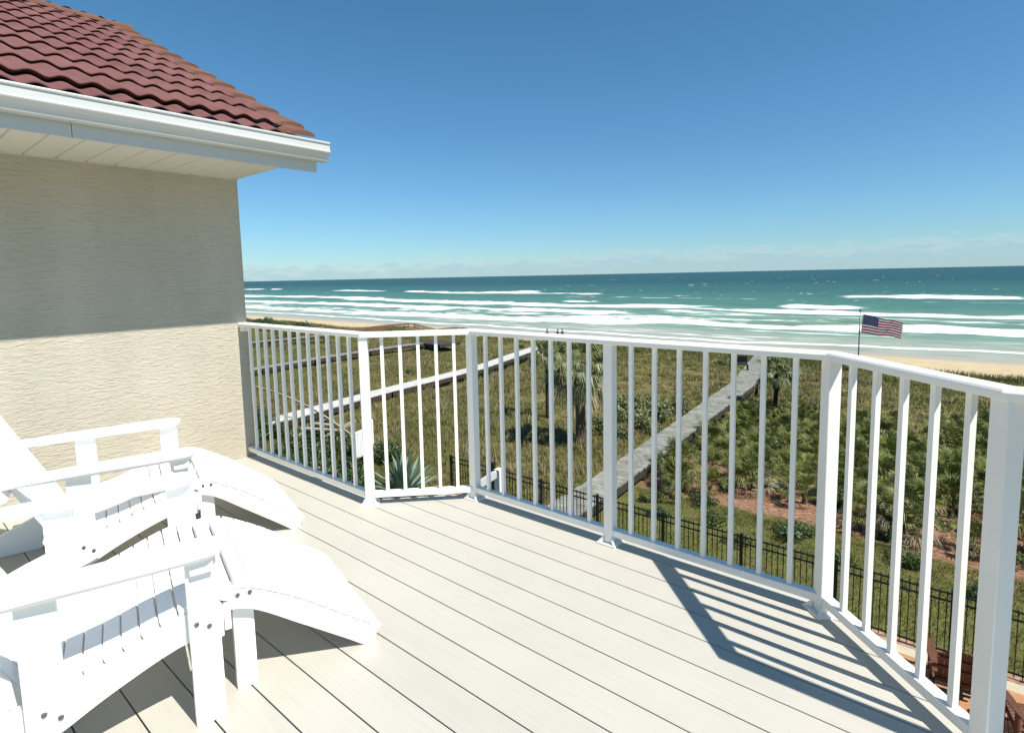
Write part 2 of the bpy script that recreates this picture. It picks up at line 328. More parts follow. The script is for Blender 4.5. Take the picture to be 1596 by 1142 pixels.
rA = ramp(n, [(0.36, (0.070, 0.082, 0.022)), (0.52, (0.125, 0.112, 0.045)), (0.68, (0.19, 0.15, 0.075))]); l.new(nA.outputs[0], rA.inputs[0])
rB = ramp(n, [(0.32, (0.30, 0.30, 0.28)), (0.62, (1.35, 1.33, 1.25))]); l.new(nB.outputs[0], rB.inputs[0])
mA = ND(n, 'ShaderNodeMix', data_type='RGBA', blend_type='MULTIPLY'); mA.inputs[0].default_value = 1; l.new(rA.outputs[0], mA.inputs[6]); l.new(rB.outputs[0], mA.inputs[7])
# mown lawn strip n < 15.6
rL = ramp(n, [(0.3, (0.07, 0.08, 0.022)), (0.7, (0.155, 0.15, 0.05))]); l.new(nB.outputs[0], rL.inputs[0])
def edge_mask(src, a, c, amp, tex=nA):
    k = ND(n, 'ShaderNodeMath', operation='MULTIPLY_ADD'); l.new(tex.outputs[0], k.inputs[0]); k.inputs[1].default_value = amp; l.new(src, k.inputs[2])
    r = ND(n, 'ShaderNodeMapRange', interpolation_type='SMOOTHSTEP'); l.new(k.outputs[0], r.inputs[0]); r.inputs[1].default_value = a + amp / 2; r.inputs[2].default_value = c + amp / 2
    return r.outputs[0]
kL = edge_mask(dt.outputs['Value'], 15.0, 16.4, 3.0)
kLt = edge_mask(dtt.outputs['Value'], -8.4, -10.2, 3.0)
km = ND(n, 'ShaderNodeMath', operation='MAXIMUM'); l.new(kL, km.inputs[0]); l.new(kLt, km.inputs[1])
mL = ND(n, 'ShaderNodeMix', data_type='RGBA'); l.new(km.outputs[0], mL.inputs[0]); l.new(rL.outputs[0], mL.inputs[6]); l.new(mA.outputs[2], mL.inputs[7])
# mulch bed: n 15.4..20.5, t > -9
nC = ND(n, 'ShaderNodeTexNoise'); nC.inputs['Scale'].default_value = 9; nC.inputs['Detail'].default_value = 5; nC.inputs['Roughness'].default_value = 0.8; l.new(gm.outputs['Position'], nC.inputs['Vector'])
rC = ramp(n, [(0.3, (0.07, 0.035, 0.022)), (0.5, (0.24, 0.13, 0.08)), (0.68, (0.42, 0.28, 0.19))]); l.new(nC.outputs[0], rC.inputs[0])
k1 = edge_mask(dt.outputs['Value'], 16.4, 17.0, 3.4); k2 = edge_mask(dt.outputs['Value'], 24.0, 22.0, 6.0); k3 = edge_mask(dtt.outputs['Value'], -9.2, -8.2, 1.5)
p1 = ND(n, 'ShaderNodeMath', operation='MULTIPLY'); l.new(k1, p1.inputs[0]); l.new(k2, p1.inputs[1])
p2 = ND(n, 'ShaderNodeMath', operation='MULTIPLY'); l.new(p1.outputs[0], p2.inputs[0]); l.new(k3, p2.inputs[1])
mC = ND(n, 'ShaderNodeMix', data_type='RGBA'); l.new(p2.outputs[0], mC.inputs[0]); l.new(mL.outputs[2], mC.inputs[6]); l.new(rC.outputs[0], mC.inputs[7])
# sand toward the beach
nS = ND(n, 'ShaderNodeTexNoise'); nS.inputs['Scale'].default_value = 0.9; nS.inputs['Detail'].default_value = 7; l.new(gm.outputs['Position'], nS.inputs['Vector'])
rS = ramp(n, [(0.3, (0.40, 0.32, 0.195)), (0.7, (0.49, 0.405, 0.26))]); l.new(nS.outputs[0], rS.inputs[0])
kS = edge_mask(dt.outputs['Value'], 53.5, 54.6, 6.0)
mS = ND(n, 'ShaderNodeMix', data_type='RGBA'); l.new(kS, mS.inputs[0]); l.new(mC.outputs[2], mS.inputs[6]); l.new(rS.outputs[0], mS.inputs[7])
kW = edge_mask(dt.outputs['Value'], 70, 76, 2.0)
mW = ND(n, 'ShaderNodeMix', data_type='RGBA'); l.new(kW, mW.inputs[0]); l.new(mS.outputs[2], mW.inputs[6]); mW.inputs[7].default_value = (0.33, 0.305, 0.255, 1)
l.new(mW.outputs[2], b.inputs['Base Color'])
rr = ND(n, 'ShaderNodeMapRange'); l.new(kW, rr.inputs[0]); rr.inputs[3].default_value = 0.95; rr.inputs[4].default_value = 0.42; l.new(rr.outputs[0], b.inputs['Roughness'])
bp = ND(n, 'ShaderNodeBump'); bp.inputs['Strength'].default_value = 0.8; bp.inputs['Distance'].default_value = 0.12; l.new(nB.outputs[0], bp.inputs['Height']); l.new(bp.outputs[0], b.inputs['Normal'])
M['soil'] = m
tag(fast('ground', P, Q, M['soil'], smooth=True), kind='structure')

# sea: one sheet, waves and foam as real shape and surface
def band(t, n, pts, wid, seed, t_fade=12, rag=0.5):
    pts = sorted(pts); ts = [q[0] for q in pts]; ns = [q[1] for q in pts]
    c = np.interp(t, ts, ns) + (fbm(t / 22, t * 0 + seed, 4, seed) - 0.5) * wid * 1.6
    wv = wid * (0.35 + 1.45 * fbm(t / 13, t * 0 + seed * 3, 4, seed + 9) ** 1.3)
    u = n - c
    f = np.where(u > 0, np.exp(-(u / (wv * 0.75)) ** 2), np.exp(-(u / (wv * 1.5)) ** 2)) * (0.85 + 0.5 * fbm(t / 7, n / 3.5, 3, seed + 4))
    m_ = sstep(ts[0] - t_fade, ts[0] + t_fade * 0.3, t) * (1 - sstep(ts[-1] - t_fade * 0.3, ts[-1] + t_fade, t))
    return f * m_, c
FO = [ # (t, n) polylines read off the photograph, half-width, strength
    ([(-456, 295), (-370, 283)], 4.5, 0.9), ([(-338, 285), (-278, 262), (-241, 256), (-204, 268)], 6, 1.0), ([(-215, 262), (-151, 256)], 6, 0.75),
    ([(-724, 334), (-675, 334)], 7, 1.0), ([(-653, 334), (-632, 334)], 5, 1.0), ([(-620, 245), (-520, 232)], 8, 0.9),
    ([(-700, 180), (-370, 181), (-263, 180), (-188, 163), (-130, 158), (-80, 150), (-60, 158)], 6.5, 1.0),
    ([(-75, 146), (-47, 146), (-25, 148), (-7, 149.7), (8, 148), (60, 150)], 5.0, 1.0),
    ([(-800, 140), (-288, 133), (-191, 133.5), (-131, 126), (-69, 128)], 6, 0.95),
    ([(-117, 177), (-109, 179)], 3, 0.9), ([(-37, 168), (-25, 171)], 3.4, 1.0), ([(-34, 241), (-11, 244), (9, 243)], 8, 0.95),
    ([(-150, 222), (-60, 214)], 3.0, 0.5), ([(-20, 210), (30, 205)], 3, 0.45),
    ([(-56, 104), (-45, 108), (-28, 106.3), (-14, 109.5)], 2.6, 0.95), ([(-12, 110), (6, 113), (60, 112)], 3.2, 1.0),
    ([(-700, 108), (-230, 106), (-144, 101), (-107, 103), (-76, 104), (-58, 105)], 4.0, 0.85),
    ([(-120, 116), (-60, 118), (-20, 124)], 3.5, 0.6), ([(-60, 134), (-20, 132), (40, 134)], 4, 0.6),
]
EDGE = [(-900, 87), (-187, 87), (-148, 88), (-100, 85), (-70, 84.5), (-45, 83.5), (-25, 82.5), (-14, 84.5), (-4, 86.5), (5, 87.5), (60, 88), (400, 88)]
st = np.concatenate([np.linspace(-26000, -950, 24)[:-1], np.linspace(-950, -260, 140)[:-1], np.linspace(-260, 40, 520)[:-1], np.linspace(40, 400, 70)[:-1], np.linspace(400, 26000, 24)])
sn = np.concatenate([np.linspace(80, 125, 90)[:-1], np.linspace(125, 200, 95)[:-1], np.linspace(200, 340, 80)[:-1], np.geomspace(340, 1500, 60)[:-1], np.geomspace(1500, 30000, 22)])
TT, NN = np.meshgrid(st, sn)
foam = np.zeros_like(TT); hgt = 0.22 * (fbm(TT / 60, NN / 11, 3, 40) - 0.5) * sstep(82, 130, NN) * 2
hgt = hgt * (1 + sstep(200, 500, NN)) * (1 - sstep(900, 2500, NN))
for k, (pts, wd, sg) in enumerate(FO):
    f, c = band(TT, NN, pts, wd, 60 + k); foam = np.maximum(foam, f * sg)
    hgt = hgt + 0.85 * sg * np.exp(-((NN - c - wd * 1.3) / (wd * 1.1)) ** 2) * (f * 0 + sstep(min(q[0] for q in pts) - 35, min(q[0] for q in pts), TT) * (1 - sstep(max(q[0] for q in pts), max(q[0] for q in pts) + 35, TT)))
ec = np.interp(TT, [q[0] for q in EDGE], [q[1] for q in EDGE]) + (fbm(TT / 9, TT * 0 + 1, 3, 90) - 0.5) * 3.2
foam = np.maximum(foam, np.exp(-((NN - ec - 1.2) / 1.5) ** 2) * 0.98)
wash = sstep(ec, ec + 8, NN) * (1 - sstep(112, 145, NN)) * (0.05 + 0.95 * fbm(TT / 16, NN / 2.6, 4, 21) ** 1.5)
foam = np.maximum(foam, np.clip(wash, 0, 0.62)); hgt = hgt * sstep(ec + 1, ec + 10, NN)
caps = (fbm(TT / 6, NN / 7, 3, 31) > 0.82) * (NN > 200) * (NN < 1300) * 0.82
foam = np.maximum(foam, caps)
P = np.stack([TT * B.x + NN * W.x, TT * B.y + NN * W.y, SEA + hgt + 0.12 * (1 - sstep(84, 100, NN))], -1).reshape(-1, 3)
w_ = len(st); ii = (np.arange(len(sn) - 1)[:, None] * w_ + np.arange(w_ - 1)[None, :]).ravel()
sea = fast('sea', P, np.stack([ii, ii + 1, ii + w_ + 1, ii + w_], -1), None or [], smooth=True)
at_ = sea.data.attributes.new('foam', 'FLOAT', 'POINT'); at_.data.foreach_set('value', foam.ravel().astype(np.float32))
m, n, l, b = nodes('sea_water'); b.inputs['Specular IOR Level'].default_value = 0.05
gm = ND(n, 'ShaderNodeNewGeometry')
dt = ND(n, 'ShaderNodeVectorMath', operation='DOT_PRODUCT'); l.new(gm.outputs['Position'], dt.inputs[0]); dt.inputs[1].default_value = (W.x, W.y, 0)
mpn = ND(n, 'ShaderNodeMapping', vector_type='POINT'); mpn.inputs['Rotation'].default_value = (0, 0, -YAW); l.new(gm.outputs['Position'], mpn.inputs[0])
mp3 = ND(n, 'ShaderNodeMapping', vector_type='POINT'); mp3.inputs['Scale'].default_value = (0.13, 0.55, 1); l.new(mpn.outputs[0], mp3.inputs[0])
n1 = ND(n, 'ShaderNodeTexNoise'); n1.inputs['Scale'].default_value = 1.0; n1.inputs['Detail'].default_value = 9; n1.inputs['Roughness'].default_value = 0.7; l.new(mp3.outputs[0], n1.inputs['Vector'])
mp4 = ND(n, 'ShaderNodeMapping', vector_type='POINT'); mp4.inputs['Scale'].default_value = (0.006, 0.022, 1); l.new(mpn.outputs[0], mp4.inputs[0])
n2 = ND(n, 'ShaderNodeTexNoise'); n2.inputs['Scale'].default_value = 1.0; n2.inputs['Detail'].default_value = 5; l.new(mp4.outputs[0], n2.inputs['Vector'])
mr_ = ND(n, 'ShaderNodeMapRange'); l.new(dt.outputs['Value'], mr_.inputs[0]); mr_.inputs[1].default_value = 84; mr_.inputs[2].default_value = 600
ad = ND(n, 'ShaderNodeMath', operation='MULTIPLY_ADD'); l.new(n2.outputs[0], ad.inputs[0]); ad.inputs[1].default_value = 0.22
ad2 = ND(n, 'ShaderNodeMath', operation='ADD'); l.new(mr_.outputs[0], ad2.inputs[0]); ad2.inputs[1].default_value = -0.11; l.new(ad2.outputs[0], ad.inputs[2])
rp = ramp(n, [(0.0, (0.27, 0.30, 0.24)), (0.05, (0.135, 0.225, 0.170)), (0.16, (0.066, 0.155, 0.120)), (0.4, (0.030, 0.098, 0.080)), (1.0, (0.011, 0.049, 0.046))]); l.new(ad.outputs[0], rp.inputs[0])
fa = ND(n, 'ShaderNodeAttribute', attribute_name='foam')
fs = ND(n, 'ShaderNodeMath', operation='MULTIPLY_ADD'); l.new(n1.outputs[0], fs.inputs[0]); fs.inputs[1].default_value = 1.35; fq = ND(n, 'ShaderNodeMath', operation='MULTIPLY'); l.new(fa.outputs['Fac'], fq.inputs[0]); fq.inputs[1].default_value = 0.80; l.new(fq.outputs[0], fs.inputs[2])
fr = ND(n, 'ShaderNodeMapRange', interpolation_type='SMOOTHSTEP'); l.new(fs.outputs[0], fr.inputs[0]); fr.inputs[1].default_value = 1.02; fr.inputs[2].default_value = 1.40
sc = ramp(n, [(0.38, (0.78, 0.78, 0.78)), (0.66, (1.25, 1.25, 1.25))]); l.new(n1.outputs[0], sc.inputs[0])
mv = ND(n, 'ShaderNodeMix', data_type='RGBA', blend_type='MULTIPLY'); mv.inputs[0].default_value = 1; l.new(rp.outputs[0], mv.inputs[6]); l.new(sc.outputs[0], mv.inputs[7])
mf = ND(n, 'ShaderNodeMix', data_type='RGBA'); l.new(fr.outputs[0], mf.inputs[0]); l.new(mv.outputs[2], mf.inputs[6]); mf.inputs[7].default_value = (0.72, 0.75, 0.735, 1)
l.new(mf.outputs[2], b.inputs['Base Color'])
ro = ND(n, 'ShaderNodeMapRange'); l.new(fr.outputs[0], ro.inputs[0]); ro.inputs[3].default_value = 0.35; ro.inputs[4].default_value = 0.9; l.new(ro.outputs[0], b.inputs['Roughness'])
bp = ND(n, 'ShaderNodeBump'); bp.inputs['Strength'].default_value = 0.6; bp.inputs['Distance'].default_value = 0.35; l.new(n1.outputs[0], bp.inputs['Height']); l.new(bp.outputs[0], b.inputs['Normal'])
sea.data.materials.append(m); tag(sea, kind='structure')

# ------------------------------------------------------------------ deck
PO = [(-4.373, 1.977), (-2.807, 1.977), (-2.349, 2.435), (-1.388, 2.435), (-0.410, 2.435), (0.086, 1.939), (2.40, 1.939)]   # railing line (t, n)
PITCH = 0.14745; N0 = 0.4895
OFF = 0.075
def tl(nv):   # left edge of the deck at n
    return -4.373 if nv < 1.977 + OFF else -2.807 - OFF * 0.41 + (nv - 1.977 - OFF)
def tr(nv):
    return 2.5 if nv < 1.939 + OFF else 0.086 + OFF * 0.41 - (nv - 1.939 - OFF)
dk = MB(); NMAX = 2.435 + OFF
for k in range(-22, 15):
    a = N0 + PITCH * k + 0.0022; c = N0 + PITCH * (k + 1) - 0.0022
    c = min(c, NMAX)
    if c - a < 0.02: continue
    brk = sorted(set([a, c] + [x for x in (1.977 + OFF - 1e-4, 1.977 + OFF + 1e-4, 1.939 + OFF - 1e-4, 1.939 + OFF + 1e-4) if a < x < c]))
    poly = [(tl(x), x) for x in brk] + [(tr(x), x) for x in brk[::-1]]
    dk.prism(poly, None, -0.025, 0.0, lambda x, y, z: Vector((x, y, z)))
deck = dk.build('deck', [M['deck']], None, bevel=0.0016)
deck.rotation_euler = (0, 0, YAW); tag(deck, kind='structure')
fr_ = MB()
outl = [(-4.36, -3), (-4.36, 2.03), (-2.84, 2.03), (-2.38, 2.49), (-0.38, 2.49), (0.10, 2.0), (2.48, 2.0), (2.48, -3)]
fr_.prism(outl, None, -0.28, -0.032, lambda x, y, z: Vector((x, y, z)))
dfr = fr_.build('deck_frame', [M['darkwood']]); dfr.rotation_euler = (0, 0, YAW); tag(dfr, kind='structure')

# ------------------------------------------------------------------ railing
rl = empty('deck_railing', at(-1.4, 2.2, 0), YAW, 'white aluminium railing with square balusters round the edge of the deck', 'railing')
inv = (Matrix.Translation(at(-1.4, 2.2, 0)) @ Matrix.Rotation(YAW, 4, 'Z')).inverted()
def loc(t, n, z): return inv @ at(t, n, z)
def sweep(name, prof, z0):
    # profile (across, up) swept along the railing line with mitred corners
    mb = MB(); pts = [Vector((x, y, 0)) for x, y in PO]; k = len(prof); base = 0; vs = []
    for i, q in enumerate(pts):
        d0 = (q - pts[i - 1]).normalized() if i else None; d1 = (pts[i + 1] - q).normalized() if i < len(pts) - 1 else None
        d = ((d0 or d1) + (d1 or d0)).normalized(); nrm = Vector((-d.y, d.x, 0)); sc_ = 1 / max(0.3, nrm.dot(Vector((-(d1 or d0).y, (d1 or d0).x, 0))))
        for a, h in prof:
            w = q + nrm * a * sc_; vs.append(loc(w.x, w.y, z0 + h))
    fs = []
    for i in range(len(pts) - 1):
        for j in range(k): fs.append((i * k + j, i * k + (j + 1) % k, (i + 1) * k + (j + 1) % k, (i + 1) * k + j))
    fs.append(tuple(range(k))[::-1]); fs.append(tuple((len(pts) - 1) * k + j for j in range(k)))
    mb.add(vs, fs); return mb.build(name, [M['rail']], rl, bevel=0.002)
sweep('top_rail', [(-0.036, 0), (0.036, 0), (0.038, 0.022), (0.030, 0.031), (-0.030, 0.031), (-0.038, 0.022)], 1.036)
sweep('bottom_rail', [(-0.021, 0), (0.021, 0), (0.021, 0.034), (-0.021, 0.034)], 0.045)
def rotbox(mb, t, n, z0, z1, sx, sy, ang):
    ca, sa = cos(ang), sin(ang)
    mb.box((-sx / 2, -sy / 2, z0), (sx / 2, sy / 2, z1), lambda q: loc(t + q.x * ca - q.y * sa, n + q.x * sa + q.y * ca, q.z))
segang = [math.atan2(PO[i + 1][1] - PO[i][1], PO[i + 1][0] - PO[i][0]) for i in range(6)]
postang = {1: segang[1], 2: 0.0, 3: 0.0, 4: segang[4], 5: segang[4]}
for i, ang in postang.items():
    t, nn_ = PO[i]; mb = MB(); a_ = 0.051 if i < 5 else 0.053
    rotbox(mb, t, nn_, 0.008, 1.037, a_, a_, ang); ps = mb.build('post', [M['rail']], rl, bevel=0.003)
    mb = MB(); rotbox(mb, t, nn_, 0.0, 0.008, 0.105, 0.105, ang)
    for sx, sy in ((-1, -1), (1, -1), (1, 1), (-1, 1)):   # corner gussets
        ca, sa = cos(ang), sin(ang); h = a_ / 2
        q = [(sx * h, sy * h, 0.008), (sx * (h + 0.022), sy * (h + 0.022), 0.008), (sx * h, sy * h, 0.042)]
        w = 0.004
        vs = []
        for o_ in (-w, w):
            for x, y, z in q:
                x2, y2 = x + o_ * -sy, y + o_ * sx
                vs.append(loc(t + x2 * ca - y2 * sa, nn_ + x2 * sa + y2 * ca, z))
        mb.add(vs, [(0, 1, 2), (5, 4, 3), (0, 3, 4, 1), (1, 4, 5, 2), (2, 5, 3, 0)])
    bpz = mb.build('base_plate', [M['rail']], ps); bpz.matrix_parent_inverse = Matrix.Identity(4)
mb = MB(); rotbox(mb, -4.345, 1.977, 1.0, 1.036, 0.05, 0.05, 0); mb.build('wall_bracket', [M['rail']], rl)
cnt = [13, 5, 7, 7, 5, 19]
for i in range(6):
    (t0, n0), (t1, n1_) = PO[i], PO[i + 1]; k = cnt[i]
    for j in range(k):
        f = 0.071 + j * 0.0757 if i == 0 else (j + 1) / (k + 1) * (1.02 if i == 4 else 1.0) - (0.004 if i in (2, 3) else 0)
        mb = MB(); rotbox(mb, t0 + (t1 - t0) * f, n0 + (n1_ - n0) * f, 0.078, 1.037, 0.0195, 0.0195, segang[i]); mb.build('baluster', [M['rail']], rl)

# ------------------------------------------------------------------ house with gable roof
hs = empty('house', at(-4.4, 2.0, GZ), YAW, 'beige stucco house with dark red tiled gable roof at the left end of the deck', 'house')
hinv = (Matrix.Translation(at(-4.4, 2.0, GZ)) @ Matrix.Rotation(YAW, 4, 'Z')).inverted()
def hl(t, n, z): return hinv @ at(t, n, z)
NB = -9.0
mb = MB(); mb.prism([(-4.373, -6.1), (-4.373, 2.60), (-6.95, 3.84), (-9.53, 2.60), (-9.53, -6.1)], None, NB, 2.010, lambda a, b_, d: hl(a, d, b_))
mb.build('wall', [M['stucco']], hs)
mb = MB(); mb.box((-4.36, NB, -6.1), (2.3, 1.75, -0.30), lambda q: hl(q.x, q.y, q.z)); mb.build('lower_wall', [M['stucco']], hs)
PT = tan(R(26)); ET = -3.55; EZ = 2.359
def roofz(t): return EZ + 0.0 + (ET - t) * PT
# tiled front slope: wavy pans, one step per course
NE = 2.19; sp = 0.1345; res = 10
ns = np.arange(NB, 2.05, sp / res)
wave = 0.023 * np.power(0.5 + 0.5 * np.cos(2 * pi * (ns - 0.840) / sp), 0.85)
run = 0.33; nc = 12
vs = []; fs = []
L_ = len(ns); row = 0
sa_, ca_ = sin(R(26)), cos(R(26))
cb = 0.052
for side in (1, -1):
    for i in range(nc):
        a = min(-3.365 - i * run, -3.562); c = -3.365 - (i + 1) * run
        c = max(c, -6.97); 
        if a < -6.9: continue
        lk = 0.25 if i == 0 else 1.0
        jit = 0.002 * random.random()
        for (t_, lift, dp) in ((a - 0.045, 0.000, 1), (a - 0.035, 0.018 + jit, 1), (a - 0.002, 0.017 + jit, 1), (a, 0.027 + jit, 1), ((a + c) / 2, 0.022, 1), (c - 0.045, 0.004, 1)):
            if i == 0 and dp and t_ < a - 0.03 and t_ > a - 0.04: t_ = a + 0.001; lift = -0.16 if lift == 0 else 0.0
            z = roofz(t_) + lift * lk / ca_ - (0.012 if i else 0.022)
            tv = t_ if side == 1 else -13.9 - t_
            for q, wv in zip(ns, wave): vs.append(hl(tv, q, z + (wv * (1 if dp else 0.35))))
        for r in range(5):
            b0 = (row + r) * L_
            for j in range(L_ - 1): fs.append((b0 + j, b0 + j + 1, b0 + L_ + j + 1, b0 + L_ + j))
        row += 6
rf = fast('roof', np.array([tuple(v) for v in vs]), np.array(fs), M['tile'], hs)
# sheathing under the tiles
mb = MB()
mb.prism([(ET - 0.05, EZ - 0.03), (-6.95, roofz(-6.95) - 0.02), (-13.9 - ET + 0.05, EZ - 0.03), (-13.9 - ET + 0.05, EZ - 0.07), (-6.95, roofz(-6.95) - 0.06), (ET - 0.05, EZ - 0.07)], None, NB, 2.17, lambda a, b_, d: hl(a, d, b_))
mb.build('roof_deck', [M['trim']], rf)
mb = MB()    # rake tiles, each lapping the next
for side in (1, -1):
    for i in range(nc):
        a = min(-3.355 - i * run, -3.55); c = -3.355 - (i + 1) * run - 0.02; c = max(c, -6.98)
        if a < -6.9: continue
        za = roofz(a) + (0.042 if i else 0.026); zc = roofz(c) + 0.016
        ta, tcx = (a, c) if side == 1 else (-13.9 - a, -13.9 - c)
        prof = [(1.995, -0.03), (2.03, 0.0), (2.08, 0.008), (2.16, 0.008), (2.185, -0.004), (2.19, -0.022)]
        k = len(prof)
        vs = [hl(ta, q, za + h) for q, h in prof] + [hl(tcx, q, zc + h) for q, h in prof]
        mb.add(vs, [(j, (j + 1) % k, k + (j + 1) % k, k + j) for j in range(k)] + [tuple(range(k)), tuple(range(2 * k - 1, k - 1, -1))])
mb.build('rake_tiles', [M['raketile']], rf)
mb = MB()
q = NB
while q < 2.15:
    e_ = min(q + 0.36, 2.19); k = 9
    vs = []
    for (nn_, rr_) in ((q, 0.085), (e_, 0.10)):
        for j in range(k):
            w = pi * j / (k - 1); vs.append(hl(-6.95 + cos(w) * rr_, nn_, roofz(-6.95) - 0.015 + sin(w) * rr_ * 0.75))
    mb.add(vs, [(j, j + 1, k + j + 1, k + j) for j in range(k - 1)] + [tuple(range(k)), tuple(range(k, 2 * k))])
    q += 0.34
mb.build('ridge_tiles', [M['raketile']], rf)
# gutter, fascia, soffit
FT = -3.65; GT = 2.348
prof = [(0, -0.004), (0, -0.128), (0.052, -0.128), (0.060, -0.122), (0.064, -0.108), (0.072, -0.092), (0.084, -0.078), (0.094, -0.070), (0.096, -0.063), (0.094, -0.057), (0.091, -0.055), (0.091, -0.016), (0.098, -0.013), (0.100, -0.006), (0.098, 0.0), (0.086, 0.0), (0.080, -0.012), (0.06, -0.018)]
mb = MB(); mb.prism([(FT + a, GT + h) for a, h in prof], None, NB, 2.305, lambda a, b_, d: hl(a, d, b_)); mb.build('gutter', [M['trim']], hs)
mb = MB(); mb.prism([(-13.9 - FT - a, GT + h) for a, h in prof], None, NB, 2.305, lambda a, b_, d: hl(a, d, b_)); mb.build('gutter', [M['trim']], hs)
mb = MB()
for s0, s1 in ((NB, 0.842), (0.845, 2.250)): mb.box((FT - 0.02, s0, GT - 0.200), (FT - 0.003, s1, GT - 0.02), lambda q: hl(*q))
mb.build('fascia', [M['trim']], hs)
mb = MB(); q = NB
SZ = 2.158
while q < 2.0:      # vented soffit panels with V grooves
    e_ = min(q + 0.152, 2.012)
    mb.prism([(q, SZ + 0.012), (q + 0.006, SZ), (e_ - 0.006, SZ), (e_, SZ + 0.012), (e_, SZ + 0.02), (q, SZ + 0.02)], None, -4.373, FT - 0.023, lambda a, b_, d: hl(d, a, b_))
    q += 0.1525
mb.box((-4.3725, NB, SZ - 0.005), (-4.355, 2.011, SZ - 0.001), lambda q_: hl(*q_))
mb.build('soffit', [M['soffit']], hs)

# ------------------------------------------------------------------ adirondack chairs (local x = facing, y = left)
def curved(pts, n=8):
    out = []
    P_ = [pts[0]] + list(pts) + [pts[-1]]
    for i in range(1, len(P_) - 2):
        for k in range(n):
            t = k / n; a, b_, c, d = P_[i - 1], P_[i], P_[i + 1], P_[i + 2]
            out.append(tuple(0.5 * ((2 * b_[j]) + (-a[j] + c[j]) * t + (2 * a[j] - 5 * b_[j] + 4 * c[j] - d[j]) * t * t + (-a[j] + 3 * b_[j] - 3 * c[j] + d[j]) * t ** 3) for j in range(2)))
    out.append(tuple(pts[-1])); return out
def slats(prof, w, gap, thick, y0, y1, endcap=True):
    """planks laid across (along y) over a side-profile polyline"""
    mbs = []; P_ = [Vector((a, b_)) for a, b_ in prof]; d = [0]
    for i in range(1, len(P_)): d.append(d[-1] + (P_[i] - P_[i - 1]).length)
    def pos(s):
        s = min(max(s, 0), d[-1])
        for i in range(1, len(P_)):
            if s <= d[i] + 1e-9:
                f = (s - d[i - 1]) / max(1e-9, d[i] - d[i - 1]); return P_[i - 1].lerp(P_[i], f)
    s = 0
    while s + w * 0.6 < d[-1]:
        e = min(s + w, d[-1]); a = pos(s); c = pos(e); dr = (c - a).normalized(); nr = Vector((-dr.y, dr.x))
        if nr.y < 0: nr = -nr
        mb = MB(); q = [a, c, c + nr * thick, a + nr * thick]
        mb.prism([(x.x, x.y) for x in q], None, y0, y1, lambda x, z, y: Vector((x, y, z))); mbs.append(mb)
        s = e + gap
    return mbs
def bolt(mb, x, y, z, r=0.008, s=-1):
    vs = [(x + r * cos(2 * pi * k / 8), y, z + r * sin(2 * pi * k / 8)) for k in range(8)]
    vs += [(x + r * .8 * cos(2 * pi * k / 8), y + s * 0.004, z + r * .8 * sin(2 * pi * k / 8)) for k in range(8)]
    mb.add(vs, [tuple(range(8, 16))] + [(k, (k + 1) % 8, 8 + (k + 1) % 8, 8 + k) for k in range(8)])
AZF = R(90 - 54.6)
FWD = Vector((cos(AZF), sin(AZF), 0)); LFT = Vector((-sin(AZF), cos(AZF), 0))
